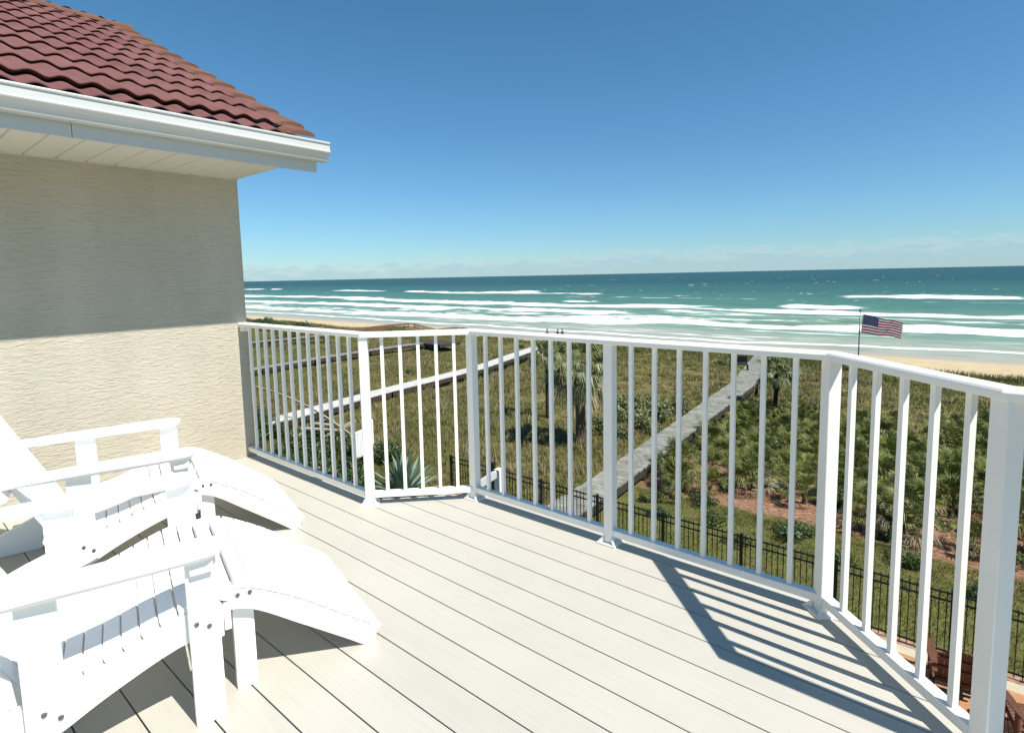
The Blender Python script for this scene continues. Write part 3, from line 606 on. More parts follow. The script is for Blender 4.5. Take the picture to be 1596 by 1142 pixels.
def make_chair(origin, label, material, zbase=0.0, rot=AZF, group=None):
    r = empty('adirondack_chair', (origin[0], origin[1], zbase), rot, label, 'chair', group)
    for s in (-1, 1):
        mb = MB(); y0, y1 = sorted((s * 0.39, s * 0.355)); mb.box((-0.043, y0, 0), (0.043, y1, 0.545))
        lg = mb.build('front_leg', [material], r, bevel=0.004)
        mb = MB(); bolt(mb, -0.022, s * 0.3905, 0.335, s=s); bolt(mb, 0.012, s * 0.3905, 0.318, s=s); mb.build('bolt', [M['bolt']], lg)
        # stringer
        lo = curved([(0.055, 0.245), (-0.05, 0.262), (-0.24, 0.192), (-0.42, 0.10), (-0.62, 0.0)], 6)
        hi = [(-0.86, 0.0), (-0.90, 0.02), (-0.90, 0.055)] + curved([(-0.60, 0.185), (-0.42, 0.245), (-0.25, 0.285), (-0.08, 0.35), (0.03, 0.372), (0.058, 0.345)], 5)
        y0, y1 = sorted((s * 0.3545, s * 0.322)); mb = MB(); mb.prism(lo + hi, None, y0, y1, lambda x, z, y: Vector((x, y, z)))
        mb.build('stringer', [material], r, bevel=0.003)
        # rear arm post
        y0, y1 = sorted((s * 0.388, s * 0.3555)); mb = MB(); mb.prism([(-0.435, 0.125), (-0.345, 0.16), (-0.345, 0.545), (-0.435, 0.545)], None, y0, y1, lambda x, z, y: Vector((x, y, z)))
        pz = mb.build('rear_post', [material], r, bevel=0.003)
        mb = MB(); bolt(mb, -0.394, s * 0.3885, 0.222, s=s); bolt(mb, -0.36, s * 0.3885, 0.198, s=s); mb.build('bolt', [M['bolt']], pz)
        # arm: rounded paddle
        pl = [(-0.66, 0.335), (-0.66, 0.405), (-0.40, 0.425), (-0.12, 0.440), (0.02, 0.438), (0.045, 0.427), (0.062, 0.405), (0.068, 0.375), (0.062, 0.345), (0.045, 0.323), (0.02, 0.312), (-0.12, 0.305), (-0.30, 0.315)]
        mb = MB(); k = len(pl); cxp = sum(q[0] for q in pl) / k; cyp = sum(q[1] for q in pl) / k; vs = []
        for zz, ins in ((0.5455, 0.016), (0.560, 0.003), (0.572, 0.0), (0.578, 0.006)):
            for x, y in pl:
                d_ = Vector((cxp - x, cyp - y)); d_ = Vector((d_.x / 6, d_.y)).normalized() * ins; vs.append(Vector((x + d_.x, s * (y + d_.y), zz)))
        mb.add(vs, [tuple(range(k)), tuple(range(3 * k, 4 * k))] + [(a_ * k + j, a_ * k + (j + 1) % k, (a_ + 1) * k + (j + 1) % k, (a_ + 1) * k + j) for a_ in range(3) for j in range(k)])
        mb.build('armrest', [material], r)
        y0, y1 = sorted((s * 0.391, s * 0.409)); mb = MB(); mb.prism([(-0.035, 0.545), (0.035, 0.545), (0.03, 0.50), (-0.03, 0.50)], None, y0, y1, lambda x, z, y: Vector((x, y, z)))
        mb.build('arm_bracket', [material], r, bevel=0.002)
    mb = MB(); mb.box((0.0585, -0.354, 0.262), (0.078, 0.354, 0.352)); mb.build('front_apron', [material], r, bevel=0.003)
    prof = curved([(0.075, 0.355), (0.06, 0.372), (0.03, 0.3735), (-0.08, 0.3515), (-0.25, 0.2865), (-0.42, 0.2465)], 6)
    for q in slats(prof, 0.0455, 0.0055, 0.02, -0.352, 0.352): q.build('seat_slat', [material], r, bevel=0.002)
    # back: fan of slats leaning 26 degrees
    bx0, bz0 = -0.472, 0.195; lean = R(26)
    up = Vector((-sin(lean), 0, cos(lean))); nr = Vector((cos(lean), 0, sin(lean)))
    nb_ = 7; hts = [0.70, 0.80, 0.865, 0.885, 0.865, 0.80, 0.70]
    for j in range(nb_):
        y_b0 = -0.285 + j * 0.0815; y_b1 = y_b0 + 0.0765; k0 = 1.14
        h = hts[j]; mb = MB(); o = Vector((bx0, 0, bz0))
        top = []
        yy0, yy1 = y_b0 * k0, y_b1 * k0
        for k in range(6):
            f = k / 5; yy = yy0 + (yy1 - yy0) * f
            dh = 0.02 * (1 - (2 * f - 1) ** 2) + (hts[min(j + 1, 6)] - h if f > 0.5 else hts[max(j - 1, 0)] - h) * abs(f - 0.5) * 0.9
            top.append((yy, h + dh))
        poly = [(y_b0, 0.0), (y_b1, 0.0)] + top[::-1]
        mb.prism(poly, None, 0.0, 0.02, lambda a, b_, d: o + Vector((0, a, 0)) + up * b_ + nr * d)
        mb.build('back_slat', [material], r, bevel=0.003)
    for hh, wid in ((0.05, 0.32), (0.38, 0.43), (0.64, 0.32)):
        c = Vector((bx0, 0, bz0)) + up * hh - nr * 0.0165
        mb = MB(); mb.bar(c + Vector((0, -wid, 0)), c + Vector((0, wid, 0)), 0.032, 0.075, up=up); mb.build('back_rail', [material], r, bevel=0.003)
    return r
def make_stool(origin, label, material):
    r = empty('footrest', (origin[0], origin[1], 0), AZF, label, 'footrest', 'footrests in front of the white chairs')
    top = curved([(0.045, 0.370), (0.09, 0.378), (0.15, 0.362), (0.30, 0.270), (0.45, 0.152), (0.555, 0.070), (0.578, 0.040)], 6)
    low = curved([(0.565, 0.0), (0.524, 0.0), (0.456, 0.052), (0.30, 0.172), (0.15, 0.284), (0.05, 0.315)], 6)
    for s in (-1, 1):
        y0, y1 = sorted((s * 0.322, s * 0.292)); mb = MB(); mb.prism(top + low, None, y0, y1, lambda x, z, y: Vector((x, y, z)))
        sd = mb.build('side_rail', [material], r, bevel=0.003)
        mb = MB(); bolt(mb, 0.105, s * 0.3225, 0.352, s=s); bolt(mb, 0.142, s * 0.3225, 0.350, s=s); mb.build('bolt', [M['bolt']], sd)
        y0, y1 = sorted((s * 0.2915, s * 0.258)); mb = MB(); mb.box((0.09, y0, 0), (0.155, y1, 0.375)); mb.build('leg', [material], r, bevel=0.003)
    prof = [(x, z + 0.0008) for x, z in top]
    for q in slats(prof, 0.0455, 0.0055, 0.02, -0.326, 0.326): q.build('top_slat', [material], r, bevel=0.002)
    return r
OA = (-1.1979, 1.9479); OBx = (-1.8266, 2.9119)
make_chair(OA, 'white adirondack chair in the foreground, nearest the camera', M['chair'])
make_chair(OBx, 'white adirondack chair behind the near one, closer to the stucco wall', M['chair'])
make_stool(OA, 'white sloping slatted footrest in front of the foreground chair', M['chair'])
ob = Vector((*OBx, 0)) + LFT * 0.05 - FWD * 0.01
make_stool((ob.x, ob.y), 'white sloping slatted footrest in front of the chair nearer the wall', M['chair'])
# patio chairs in the yard below
make_chair(tuple(at(0.08, 11.85))[:2], 'brown adirondack chair on the patio below, its back rising behind the railing', M['chairbrown'], GZ + 0.02, YAW + pi / 2 + 0.1)
make_chair(tuple(at(1.02, 11.15))[:2], 'brown adirondack chair at the lower right corner, on the patio beside the fence', M['chairbrown'], GZ + 0.02, YAW + pi * 0.62)

# ------------------------------------------------------------------ patio, kerb
def slab(name, poly, z0, z1, m_, kind='structure'):
    mb = MB(); mb.prism(poly, None, z0, z1, lambda a, b_, d: at(a, b_, d)); o = mb.build(name, [m_]); return tag(o, kind=kind)
slab('patio', [(-0.9, 3), (8, 3), (8, 11.95), (-0.9, 11.95)], GZ - 0.1, GZ + 0.012, M['concrete'])
slab('kerb', [(-14, 11.96), (8, 11.96), (8, 12.28), (-14, 12.28)], GZ - 0.1, GZ + 0.05, M['concrete'])
slab('pebble_strip', [(-14, 12.29), (8, 12.29), (8, 12.62), (-14, 12.62)], GZ - 0.1, GZ + 0.02, M['mulchbit'])
mb = MB(); q = -0.75
while q < 0.95:
    mb.prism([(q, 5), (q + 0.292, 5), (q + 0.292, 12.0), (q, 12.0)], None, GZ + 0.016, GZ + 0.06, lambda a, b_, d: at(a, b_, d)); q += 0.30
tag(mb.build('brown_boardwalk_pad', [M['terracotta']]), 'low platform of wide orange brown boards on the patio below the railing', 'platform')

# ------------------------------------------------------------------ black metal fence
fe = empty('metal_fence', at(-5, 12.45, GZ), YAW, 'black metal picket fence between the lawn and the patio', 'fence')
finv = (Matrix.Translation(at(-5, 12.45, GZ)) @ Matrix.Rotation(YAW, 4, 'Z')).inverted()
def fl_(t, n, z): return finv @ at(t, n, GZ + z)
t = -13.1; xs = [t]
while t < 4.0: t += 1.87; xs.append(t)
for k, x in enumerate(xs):
    big = abs(x + 11.23) < 0.5
    w = 0.06 if big else 0.03; h = 1.42 if big else 1.3
    mb = MB(); mb.box((x - w, 12.45 - w, -0.1), (x + w, 12.45 + w, h), lambda q: fl_(*q)); mb.box((x - w - .006, 12.45 - w - .006, h), (x + w + .006, 12.45 + w + .006, h + 0.02), lambda q: fl_(*q))
    mb.build('post', [M['black']], fe)
    if k < len(xs) - 1:
        a, c = x + w, xs[k + 1] - 0.03; mb = MB()
        for z in (1.25, 1.10, 0.12): mb.box((a, 12.435, z - 0.014), (c, 12.465, z + 0.014), lambda q: fl_(*q))
        nn_ = 16
        for j in range(nn_):
            y = a + (c - a) * (j + 0.5) / nn_; mb.box((y - 0.008, 12.442, 0.05), (y + 0.008, 12.458, 1.30), lambda q: fl_(*q))
        mb.build('picket_panel', [M['black']], fe)

# ------------------------------------------------------------------ boardwalks
def walk(name, L, Rr, z, label, m_, thick=0.05, beam=0.28, plank=0.145, posts=True, rails=None, rm=None, zs=None):
    """L, Rr: (t, n) polylines of the two edges, same count; zs optional heights"""
    r = empty(name, at(L[0][0], L[0][1], GZ), 0, label, 'boardwalk'); o0 = at(L[0][0], L[0][1], GZ)
    zs = zs or [z] * len(L)
    Lp = [at(a, b_, q) - o0 for (a, b_), q in zip(L, zs)]; Rp = [at(a, b_, q) - o0 for (a, b_), q in zip(Rr, zs)]
    mb = MB()
    for i in range(len(L) - 1):
        ln = (Lp[i + 1] - Lp[i]).length; k = max(1, int(ln / plank))
        for j in range(k):
            f0 = j / k; f1 = (j + 0.94) / k
            e0 = random.uniform(-0.02, 0.02); dz = random.uniform(-0.004, 0.004)
            a, b_, c, d = Lp[i].lerp(Lp[i + 1], f0), Rp[i].lerp(Rp[i + 1], f0), Rp[i].lerp(Rp[i + 1], f1), Lp[i].lerp(Lp[i + 1], f1)
            sdv = (a - b_).normalized() * e0; up = Vector((0, 0, dz))
            vs = [a + sdv + up, b_ + sdv + up, c + sdv + up, d + sdv + up]; vs2 = [v - Vector((0, 0, thick)) for v in vs]
            mb.add(vs2 + vs, [(3, 2, 1, 0), (4, 5, 6, 7), (0, 1, 5, 4), (1, 2, 6, 5), (2, 3, 7, 6), (3, 0, 4, 7)])
    mb.build('planks', [m_], r)
    for ed, sgn in ((Lp, 1), (Rp, -1)):
        mb = MB()
        for i in range(len(ed) - 1):
            c0 = ed[i] + (Rp[i] - Lp[i]) * 0.04 * sgn; c1 = ed[i + 1] + (Rp[i + 1] - Lp[i + 1]) * 0.04 * sgn
            mb.bar(c0 - Vector((0, 0, thick + beam / 2 + 0.003)), c1 - Vector((0, 0, thick + beam / 2 + 0.003)), 0.05, beam)
            ln = (c1 - c0).length; k = max(1, int(ln / 2.6))
            if posts:
                for j in range(k + 1):
                    q = c0.lerp(c1, j / k); mb.box((q.x - 0.06, q.y - 0.06, q.z - 1.6), (q.x + 0.06, q.y + 0.06, q.z - thick - 0.01))
        mb.build('side_beam', [M['darkwood']], r)
        if rails:
            mb = MB()
            for i in range(len(ed) - 1):
                for h in (rails, rails * 0.5): mb.bar(ed[i] + Vector((0, 0, h)), ed[i + 1] + Vector((0, 0, h)), 0.13, 0.15)
                ln = (ed[i + 1] - ed[i]).length; k = max(1, int(ln / 1.5))
                for j in range(k + 1):
                    q = ed[i].lerp(ed[i + 1], j / k); mb.box((q.x - 0.045, q.y - 0.045, q.z - 0.4), (q.x + 0.045, q.y + 0.045, q.z + rails))
            mb.build('handrail', [rm or m_], r)
    return r
walk('boardwalk', [(-9.25, 11.0), (-9.35, 14.7), (-9.98, 22.5), (-11.14, 34.8), (-12.2, 40.5), (-13.2, 46)], [(-8.1, 11.0), (-8.30, 14.7), (-8.82, 22.5), (-9.74, 34.8), (-10.8, 40.5), (-12.0, 46)], -5.3,
     'grey weathered boardwalk leading from the fence to the beach, beside the palmettos', M['oldwood'])
walk('boardwalk', [(-26.2, 12.3), (-27.6, 20.5), (-28.5, 29.5), (-30.4, 36), (-32.4, 43.3)], [(-25.0, 12.3), (-26.4, 20.5), (-27.3, 29.5), (-29.1, 36), (-31.2, 43.3)], -5.3,
     'sun-bleached pale boardwalk crossing the dunes in the middle, seen behind the corner posts', M['palewood'])
walk('boardwalk', [(-41.8, 15), (-42.4, 20), (-43.4, 25), (-43.9, 31), (-43.9, 37.5)], [(-40.9, 15), (-41.5, 20), (-42.4, 25), (-42.9, 31), (-42.9, 37.5)], -5.25,
     'thin grey boardwalk further left, parallel to the pale one', M['oldwood'])
walk('boardwalk', [(-61, 24), (-61, 30), (-60.5, 37)], [(-60, 24), (-60, 30), (-59.5, 37)], -5.25, 'farthest low boardwalk, just under the top rail near the house wall', M['oldwood'])
walk('dune_crossover', [(-66.5, 38), (-67, 44), (-67.5, 52), (-67.5, 56), (-67, 61)], [(-65, 38), (-65.5, 44), (-66, 52), (-66, 56), (-65.5, 61)], 0,
     'brown timber crossover with handrails humping over the dune edge, left of the corner post', M['brownwood'], rails=0.85, rm=M['brownwood'], zs=[-6.6, -6.45, -6.45, -6.5, -8.0])
walk('dune_crossover', [(-57, 50), (-57, 56), (-56.5, 61)], [(-55.6, 50), (-55.6, 56), (-55.1, 61)], 0,
     'low brown timber crossover further right, where the railing turns', M['brownwood'], rails=0.9, rm=M['brownwood'], zs=[-6.7, -6.7, -7.9])

def bench(t, n, z, rz, label, w=1.5):
    r = empty('bench', at(t, n, z), rz, label, 'bench')
    mb = MB(); mb.box((-w / 2, -0.22, 0.40), (w / 2, 0.22, 0.46)); mb.build('seat', [M['navy']], r)
    mb = MB(); mb.box((-w / 2, 0.20, 0.5), (w / 2, 0.25, 0.95)); mb.box((-w / 2, 0.2, 0.46), (-w / 2 + 0.06, 0.25, 0.5)); mb.box((w / 2 - 0.06, 0.2, 0.46), (w / 2, 0.25, 0.5)); mb.build('backrest', [M['navy']], r)
    for sx in (-1, 1):
        mb = MB(); mb.box((sx * w / 2 - 0.04, -0.2, 0), (sx * w / 2 + 0.04, -0.13, 0.4)); mb.box((sx * w / 2 - 0.04, 0.13, 0), (sx * w / 2 + 0.04, 0.2, 0.4)); mb.build('leg', [M['black']], r)
    return r
bench(-12.05, 38.6, -5.32, YAW + 0.4, 'dark bench beside the grey boardwalk, in front of the beach sand', 1.1)
bench(-31.5, 43.8, -5.35, YAW, 'dark bench at the sea end of the pale boardwalk', 1.6)
slab('viewing_platform', [(-45, 37.6), (-40.6, 37.6), (-40.6, 40.5), (-45, 40.5)], -5.6, -5.3, M['darkwood'], kind=None)  # end platform, coloured dark to stand in for its shadow
tag(bpy.data.objects['viewing_platform'], 'timber platform at the end of the thin grey boardwalk, its shade painted in as dark colour', 'platform')

# white stair rail just beyond the corner and white screen at the neighbour's
def stair_rail():
    r = empty('stair_railing', at(-5.6, 6.6, -2.95), YAW, 'white stair handrail and square post rising just beyond the corner post', 'handrail')
    i_ = (Matrix.Translation(at(-5.6, 6.6, -2.95)) @ Matrix.Rotation(YAW, 4, 'Z')).inverted(); g = lambda t, n, z: i_ @ at(t, n, z)
    mb = MB(); mb.bar(g(-6.50, 6.55, -2.28), g(-6.06, 6.83, -1.93), 0.09, 0.12); mb.build('handrail', [M['vinyl']], r, bevel=0.005)
    for (t, n, z) in ((-6.04, 6.85, -1.86), ):
        mb = MB(); mb.box((-0.06, -0.06, GZ), (0.06, 0.06, z), lambda q: g(t + q.x, n + q.y, q.z)); mb.build('post', [M['vinyl']], r, bevel=0.004)
    mb = MB(); mb.bar(g(-6.50, 6.55, -2.95), g(-6.06, 6.83, -2.7), 0.05, 0.06); mb.build('lower_rail', [M['vinyl']], r)
stair_rail()
r = empty('white_gate', at(-18.2, 13.0, GZ), YAW + pi / 2 + 0.35, 'white slatted gate panel with a taller post, left of the agave among the shrubs', 'gate')
mb = MB(); mb.box((-0.06, -0.06, 0), (0.06, 0.06, 1.62)); mb.build('post', [M['vinyl']], r)
mb = MB()
for k in range(7): mb.box((-1.25 + k * 0.16, -0.02, 0.35), (-1.25 + k * 0.16 + 0.13, 0.02, 1.28))
mb.box((-1.28, -0.03, 1.28), (-0.06, 0.03, 1.38)); mb.build('panel', [M['vinyl']], r)
# weathered timbers and handrail in the shrubs on the left
r = empty('timber_handrail', at(-24, 13.5, GZ), YAW, 'thin bleached timber handrail on posts above the dark shrubs by the house', 'handrail')
pts = [(-5.5, 0.1, 1.62), (-3, 0.1, 1.58), (-1, 0.05, 1.42), (0.6, 0, 1.25), (2.3, -0.2, 1.05), (4.2, -0.4, 0.72)]
mb = MB()
for a, b_ in zip(pts[:-1], pts[1:]): mb.bar(a, b_, 0.07, 0.07)
mb.build('rail', [M['driftwood']], r)
for q in pts[::1]:
    mb = MB(); mb.box((q[0] - 0.045, q[1] - 0.045, 0), (q[0] + 0.045, q[1] + 0.045, q[2] - 0.035)); mb.build('post', [M['driftwood']], r)
r = empty('timber_steps', at(-21.5, 12.6, GZ), YAW + 0.3, 'pale broken timber steps lying among the dark shrubs by the house', 'steps')
for k in range(3):
    mb = MB(); mb.bar((-0.9 + 0.3 * k, k * 0.5, 0.75 + k * 0.10), (0.8 - 0.3 * k, k * 0.5 + 0.35 - 0.3 * k, 0.72 + k * 0.13), 0.2, 0.06); mb.build('tread', [M['driftwood']], r)
for sx in (-0.8, 0.5):
    mb = MB(); mb.bar((sx, -0.3, 0.48), (sx + 0.5, 1.3, 0.92), 0.07, 0.14); mb.build('side_board', [M['driftwood']], r)

# ------------------------------------------------------------------ flag
fb = Vector((15.62, 25.33, float(gz(-4.0, 29.9)) - 0.1)); ftop = Vector((16.103, 25.534, -0.561))
fb = Vector((ftop.x, ftop.y, fb.z))
r = empty('flagpole', fb, 0, 'slim dark flagpole standing in the dunes in front of the surf', 'flagpole')
mb = MB(); mb.tube([(0, 0, 0), (0, 0, (ftop.z - fb.z) * 0.5), (0, 0, ftop.z - fb.z)], [0.038, 0.032, 0.024], 10); mb.build('pole', [M['polegrey']], r, smooth=True)
mb = MB(); h_ = ftop.z - fb.z; mb.tube([(0, 0, h_), (0, 0, h_ + 0.03), (0, 0, h_ + 0.07), (0, 0, h_ + 0.10)], [0.02, 0.05, 0.05, 0.01], 10); mb.build('finial', [M['polegrey']], r, smooth=True)
TLc, TRc, BLc, BRc = Vector((16.235, 25.50, -0.697)), Vector((18.05, 25.476, -1.131)), Vector((16.135, 25.46, -1.562)), Vector((17.90, 25.408, -1.805))
fr0 = empty('flag', TLc, 0, 'united states flag with red and white stripes blowing to the right', 'flag')
nx, ny = 40, 26
def fp(u, v):
    p = (TLc.lerp(TRc, u)).lerp(BLc.lerp(BRc, u), v)
    a = u ** 0.8
    d = 0.085 * a * sin(u * 13 + v * 2.2) + 0.04 * a * sin(u * 27 + 1 + v * 4)
    return p + Vector((0.02 * a * sin(9 * v + 4 * u), -d, 0.035 * a * sin(u * 10 + v))) - TLc
def fgrid(cells, name, mats, parent, off=0.0):
    mb = MB()
    for i, j, k in cells:
        mb.m = k; mb.add([fp((i + a) / nx, (j + b_) / ny) + Vector((0, -off, 0)) for a, b_ in ((0, 0), (1, 0), (1, 1), (0, 1))], [(0, 1, 2, 3)])
    return mb.build(name, mats, parent, fix=False, smooth=False)
st_ = fgrid([(i, j, (j // 2) % 2) for i in range(nx) for j in range(ny) if not (i < 16 and j < 14)], 'stripes', [M['red'], M['white']], fr0)
cn = fgrid([(i, j, 0) for i in range(16) for j in range(14)], 'canton', [M['blue']], fr0)
mb = MB()
for rr_ in range(9):
    for cc in range(6 if rr_ % 2 == 0 else 5):
        u = (1 + 2 * cc + (rr_ % 2)) / 12 * 0.4; v = (rr_ + 1) / 10 * 7 / 13; c = fp(u, v); e_ = []
        for k in range(10):
            ra = 0.022 if k % 2 == 0 else 0.009; w = pi / 2 + k * pi / 5
            e_.append(fp(u + ra * cos(w) / 1.8, v - ra * sin(w) / 0.87) + Vector((0, -0.004, 0)))
        mb.add(e_, [tuple(range(10))])
mb.build('stars', [M['white']], cn, fix=False)
mb = MB(); mb.bar(Vector((0.0, 0, 0)), BLc - TLc, 0.03, 0.012); mb.build('hoist_band', [M['white']], fr0)

# ------------------------------------------------------------------ people on the beach
def person(t, n, rz, label, legs=True, arm=0.3):
    z = float(gz(t, n)); J = {}
    pts = [(0, 0, 0.95), (0, 0, 1.15), (0, 0, 1.42), (0, 0, 1.52), (0, 0.01, 1.64), (0, 0.02, 1.76)]
    rad = [0.15, 0.13, 0.14, 0.055, 0.095, 0.07]
    edges = [(i, i + 1) for i in range(5)]
    def add(chain, root, rr):
        prev = root
        for q, r_ in zip(chain, rr): pts.append(q); rad.append(r_); edges.append((prev, len(pts) - 1)); prev = len(pts) - 1
    for s in (-1, 1):
        add([(s * 0.10, 0, 0.88), (s * 0.11, 0.03 * s, 0.5), (s * 0.12, -0.03 * s, 0.09), (s * 0.12, -0.03 * s + 0.12, 0.04)], 0, [0.10, 0.065, 0.045, 0.035])
        add([(s * 0.19, 0, 1.40), (s * (0.24 + arm * 0.2), 0.03, 1.14), (s * (0.24 + arm * 0.1), 0.12, 0.90), (s * (0.24 + arm * 0.1), 0.15, 0.81)], 2, [0.055, 0.042, 0.033, 0.03])
    me = bpy.data.meshes.new('person'); me.from_pydata(pts, edges, []); o = bpy.data.objects.new('person', me); C.objects.link(o)
    sk = o.modifiers.new('skin', 'SKIN'); sk.use_smooth_shade = True
    for v, r_ in zip(me.skin_vertices[0].data, rad): v.radius = (r_, r_)
    me.skin_vertices[0].data[0].use_root = True
    o.modifiers.new('sub', 'SUBSURF').levels = 1; me.materials.append(M['skin'])
    o.location = at(t, n, z); o.rotation_euler = (0, 0, rz); tag(o, label, 'person')
    mb = MB(); mb.tube([(0, 0, 0.80), (0, 0, 0.92), (0, 0, 1.2), (0, 0, 1.44)], [0.19, 0.19, 0.165, 0.17], 12); mb.build('clothing', [M['cloth']], o, smooth=True)
    mb = MB(); mb.tube([(0, -0.02, 1.62), (0, -0.01, 1.72), (0, 0.0, 1.79), (0, 0, 1.81)], [0.10, 0.115, 0.08, 0.02], 10); mb.build('hair', [M['black']], o, smooth=True)
person(-44.9, 61.6, 0.4, 'person in dark clothes on the beach, left one of three seen over the rail')
person(-43.6, 62.3, 2.2, 'person in dark clothes on the beach, middle one of three seen over the rail', arm=0.8)
person(-43.2, 62.8, 3.4, 'person in dark clothes on the beach, right one of three seen over the rail')

# ------------------------------------------------------------------ plants
def fan_leaf(rng, out, base, direc, stem, size, droop, nl=13, spread=2.5, lw=0.034):
    """palmetto fan: petiole then radiating leaflets"""
    d = direc.normalized(); side = d.cross(Vector((0, 0, 1)))
    side = side.normalized() if side.length > 1e-3 else Vector((1, 0, 0))
    hub = base + d * stem; nrm = side.cross(d).normalized()
    vs, fs = out
    k = len(vs); w = 0.012
    vs += [base + side * w, base - side * w, hub - side * w * 0.6, hub + side * w * 0.6]; fs += [(k, k + 1, k + 2), (k, k + 2, k + 3)]
    for i in range(nl):
        a = (i / (nl - 1) - 0.5) * spread + rng.uniform(-0.06, 0.06)
        ld = (d * cos(a) + side * sin(a)); L_ = size * (0.72 + 0.28 * cos(a)) * rng.uniform(0.88, 1.08)
        pd = ld.cross(nrm).normalized(); w = size * lw
        mid = hub + ld * L_ * 0.55 + nrm * 0.05 * size; tip = hub + ld * L_ + Vector((0, 0, -droop * L_ * rng.uniform(0.5, 1.3))) - nrm * 0.05
        k = len(vs); vs += [hub, mid + pd * w, mid - pd * w, tip]; fs += [(k, k + 1, k + 2), (k + 1, k + 3, k + 2)]
def fan_mesh(name, seed, leaves, size, stem, material, zc=0.1, elev=(10, 80), droop=0.35, rad=0.05, nl=13, lw=0.034):
    rng = random.Random(seed); vs, fs = [], []
    for i in range(leaves):
        a = i * 2.39996 + rng.uniform(-0.3, 0.3); e = R(rng.uniform(*elev)); d = Vector((cos(a) * cos(e), sin(a) * cos(e), sin(e)))
        fan_leaf(rng, (vs, fs), Vector((cos(a) * rad, sin(a) * rad, zc + rng.uniform(-0.05, 0.1))), d, stem * rng.uniform(0.7, 1.25), size * rng.uniform(0.8, 1.15), droop, nl, 2.5, lw)
    me = bpy.data.meshes.new(name); me.from_pydata([tuple(v) for v in vs], [], fs); me.materials.append(material); return me
def child(name, me, parent, z=0):
    o = bpy.data.objects.new(name, me); C.objects.link(o); o.parent = parent; o.location.z = z; return o
# saw palmettos
stemm = MB(); stemm.tube([(0, 0, -0.1), (0.05, 0, 0.15), (0.02, 0.04, 0.35)], [0.09, 0.08, 0.06], 7); stem_me = stemm.mesh('stem', M['bark'])
pal_me = [fan_mesh('palmetto_fronds', 100 + k, 22 + 2 * k, 0.46, 0.52, M['frond'], 0.28, (5, 85), 0.22) for k in range(5)]
pal_dead = [fan_mesh('palmetto_dead', 150 + k, 6 + 3 * k, 0.40, 0.42, M['deadfrond'], 0.2, (-5, 40), 0.5) for k in range(3)]
def palmetto(t, n, sc_, k, rz, label='green saw palmetto clump in the thicket right of the grey boardwalk', grp='saw palmettos in the thicket'):
    r = empty('saw_palmetto', at(t, n, float(gz(t, n))), rz, label, 'shrub', grp); r.scale = (sc_, sc_, sc_ * random.uniform(0.9, 1.25))
    child('fronds', pal_me[k % 5], r); child('stem', stem_me, r)
    if k % 2 == 0: child('dead_fronds', pal_dead[k % 3], r)
    return r
pc = 0
gx = []
rng = random.Random(5)
for tries in range(6000):
    t = rng.uniform(-11, 8.5); n = rng.uniform(16.5, 35.5)
    far = 31 + 2.5 * sin(t * 0.5) + 1.0 * sin(t * 1.7)
    if n > far: continue
    lo = 16.9 + 0.9 * sin(t * 1.3 + 1) + (0.9 if -7.0 < t < 3 else 0)
    if n < lo: continue
    if t < -8.0 - (n - 14) * 0.095 + 0.5: continue
    if n > 30 and t < -5 - (n - 30) * 0.3: continue
    if any((t - a) ** 2 + (n - b_) ** 2 < (0.80 if n > 20 else 1.0) ** 2 for a, b_ in gx): continue
    gx.append((t, n))
    if len(gx) >= 285: break
for k, (t, n) in enumerate(gx): palmetto(t, n, rng.uniform(0.65, 1.1), k, rng.uniform(0, 6.28))
for k, (t, n) in enumerate([(-7.2, 17.1), (-6.9, 16.4), (-8.0, 18.4), (-5.6, 18.6), (-3.0, 19.4), (-1.6, 18.4), (0.3, 17.6), (2.0, 18.0)]):
    palmetto(t, n, 0.75, k, k * 1.3, 'small saw palmetto growing out of the bark mulch bed behind the fence', 'saw palmettos in the mulch bed')

# cabbage palms
def palm(t, n, ztop, rad, crown, label, bark, dead=True, lean=(0, 0), seed=1, boots=False):
    z0 = float(gz(t, n)); H = ztop - z0; r = empty('palm_tree', at(t, n, z0 - 0.05), seed, label, 'palm tree')
    mb = MB(); k = 14; pts = []; rr = []
    for i in range(k + 1):
        f = i / k; pts.append((lean[0] * f * f * H, lean[1] * f * f * H, H * f)); q = rad * (1.15 - 0.25 * f) * (1 + 0.05 * sin(i * 2.3))
        if boots and f > 0.62: q = rad * (1.0 + 1.25 * sin((f - 0.62) / 0.38 * pi))
        rr.append(q)
    mb.tube(pts, rr, 12); mb.build('trunk', [bark], r, smooth=True)
    o = child('crown', fan_mesh('palm_crown', seed * 7, 44, crown * 0.52, crown * 0.58, M['frond2'], 0.05, (-35, 85), 0.5, rad, 17, 0.05), r, H); o.location.x = lean[0] * H; o.location.y = lean[1] * H
    if dead:
        o = child('dead_fronds', fan_mesh('palm_dead', seed * 9, 30, crown * 0.55, crown * 0.5, M['deadfrond'], -0.15, (-80, 10), 0.6, rad, 13, 0.05), r, H); o.location.x = lean[0] * H; o.location.y = lean[1] * H
palm(-12.6, 19.6, -2.55, 0.19, 1.4, 'thick-trunked cabbage palm with pale dead fronds, left of the grey boardwalk', M['bark'], seed=3)
palm(-16.6, 22.7, -2.75, 0.08, 0.95, 'slender dark-trunked palm left of the thick one, its crown at the top rail', M['darkbark'], dead=False, seed=5)
palm(-7.5, 29.9, -3.75, 0.10, 1.1, 'palm with a swollen dark upper trunk, right of the grey boardwalk', M['darkbark'], dead=False, lean=(0.04, 0.02), seed=6, boots=True)

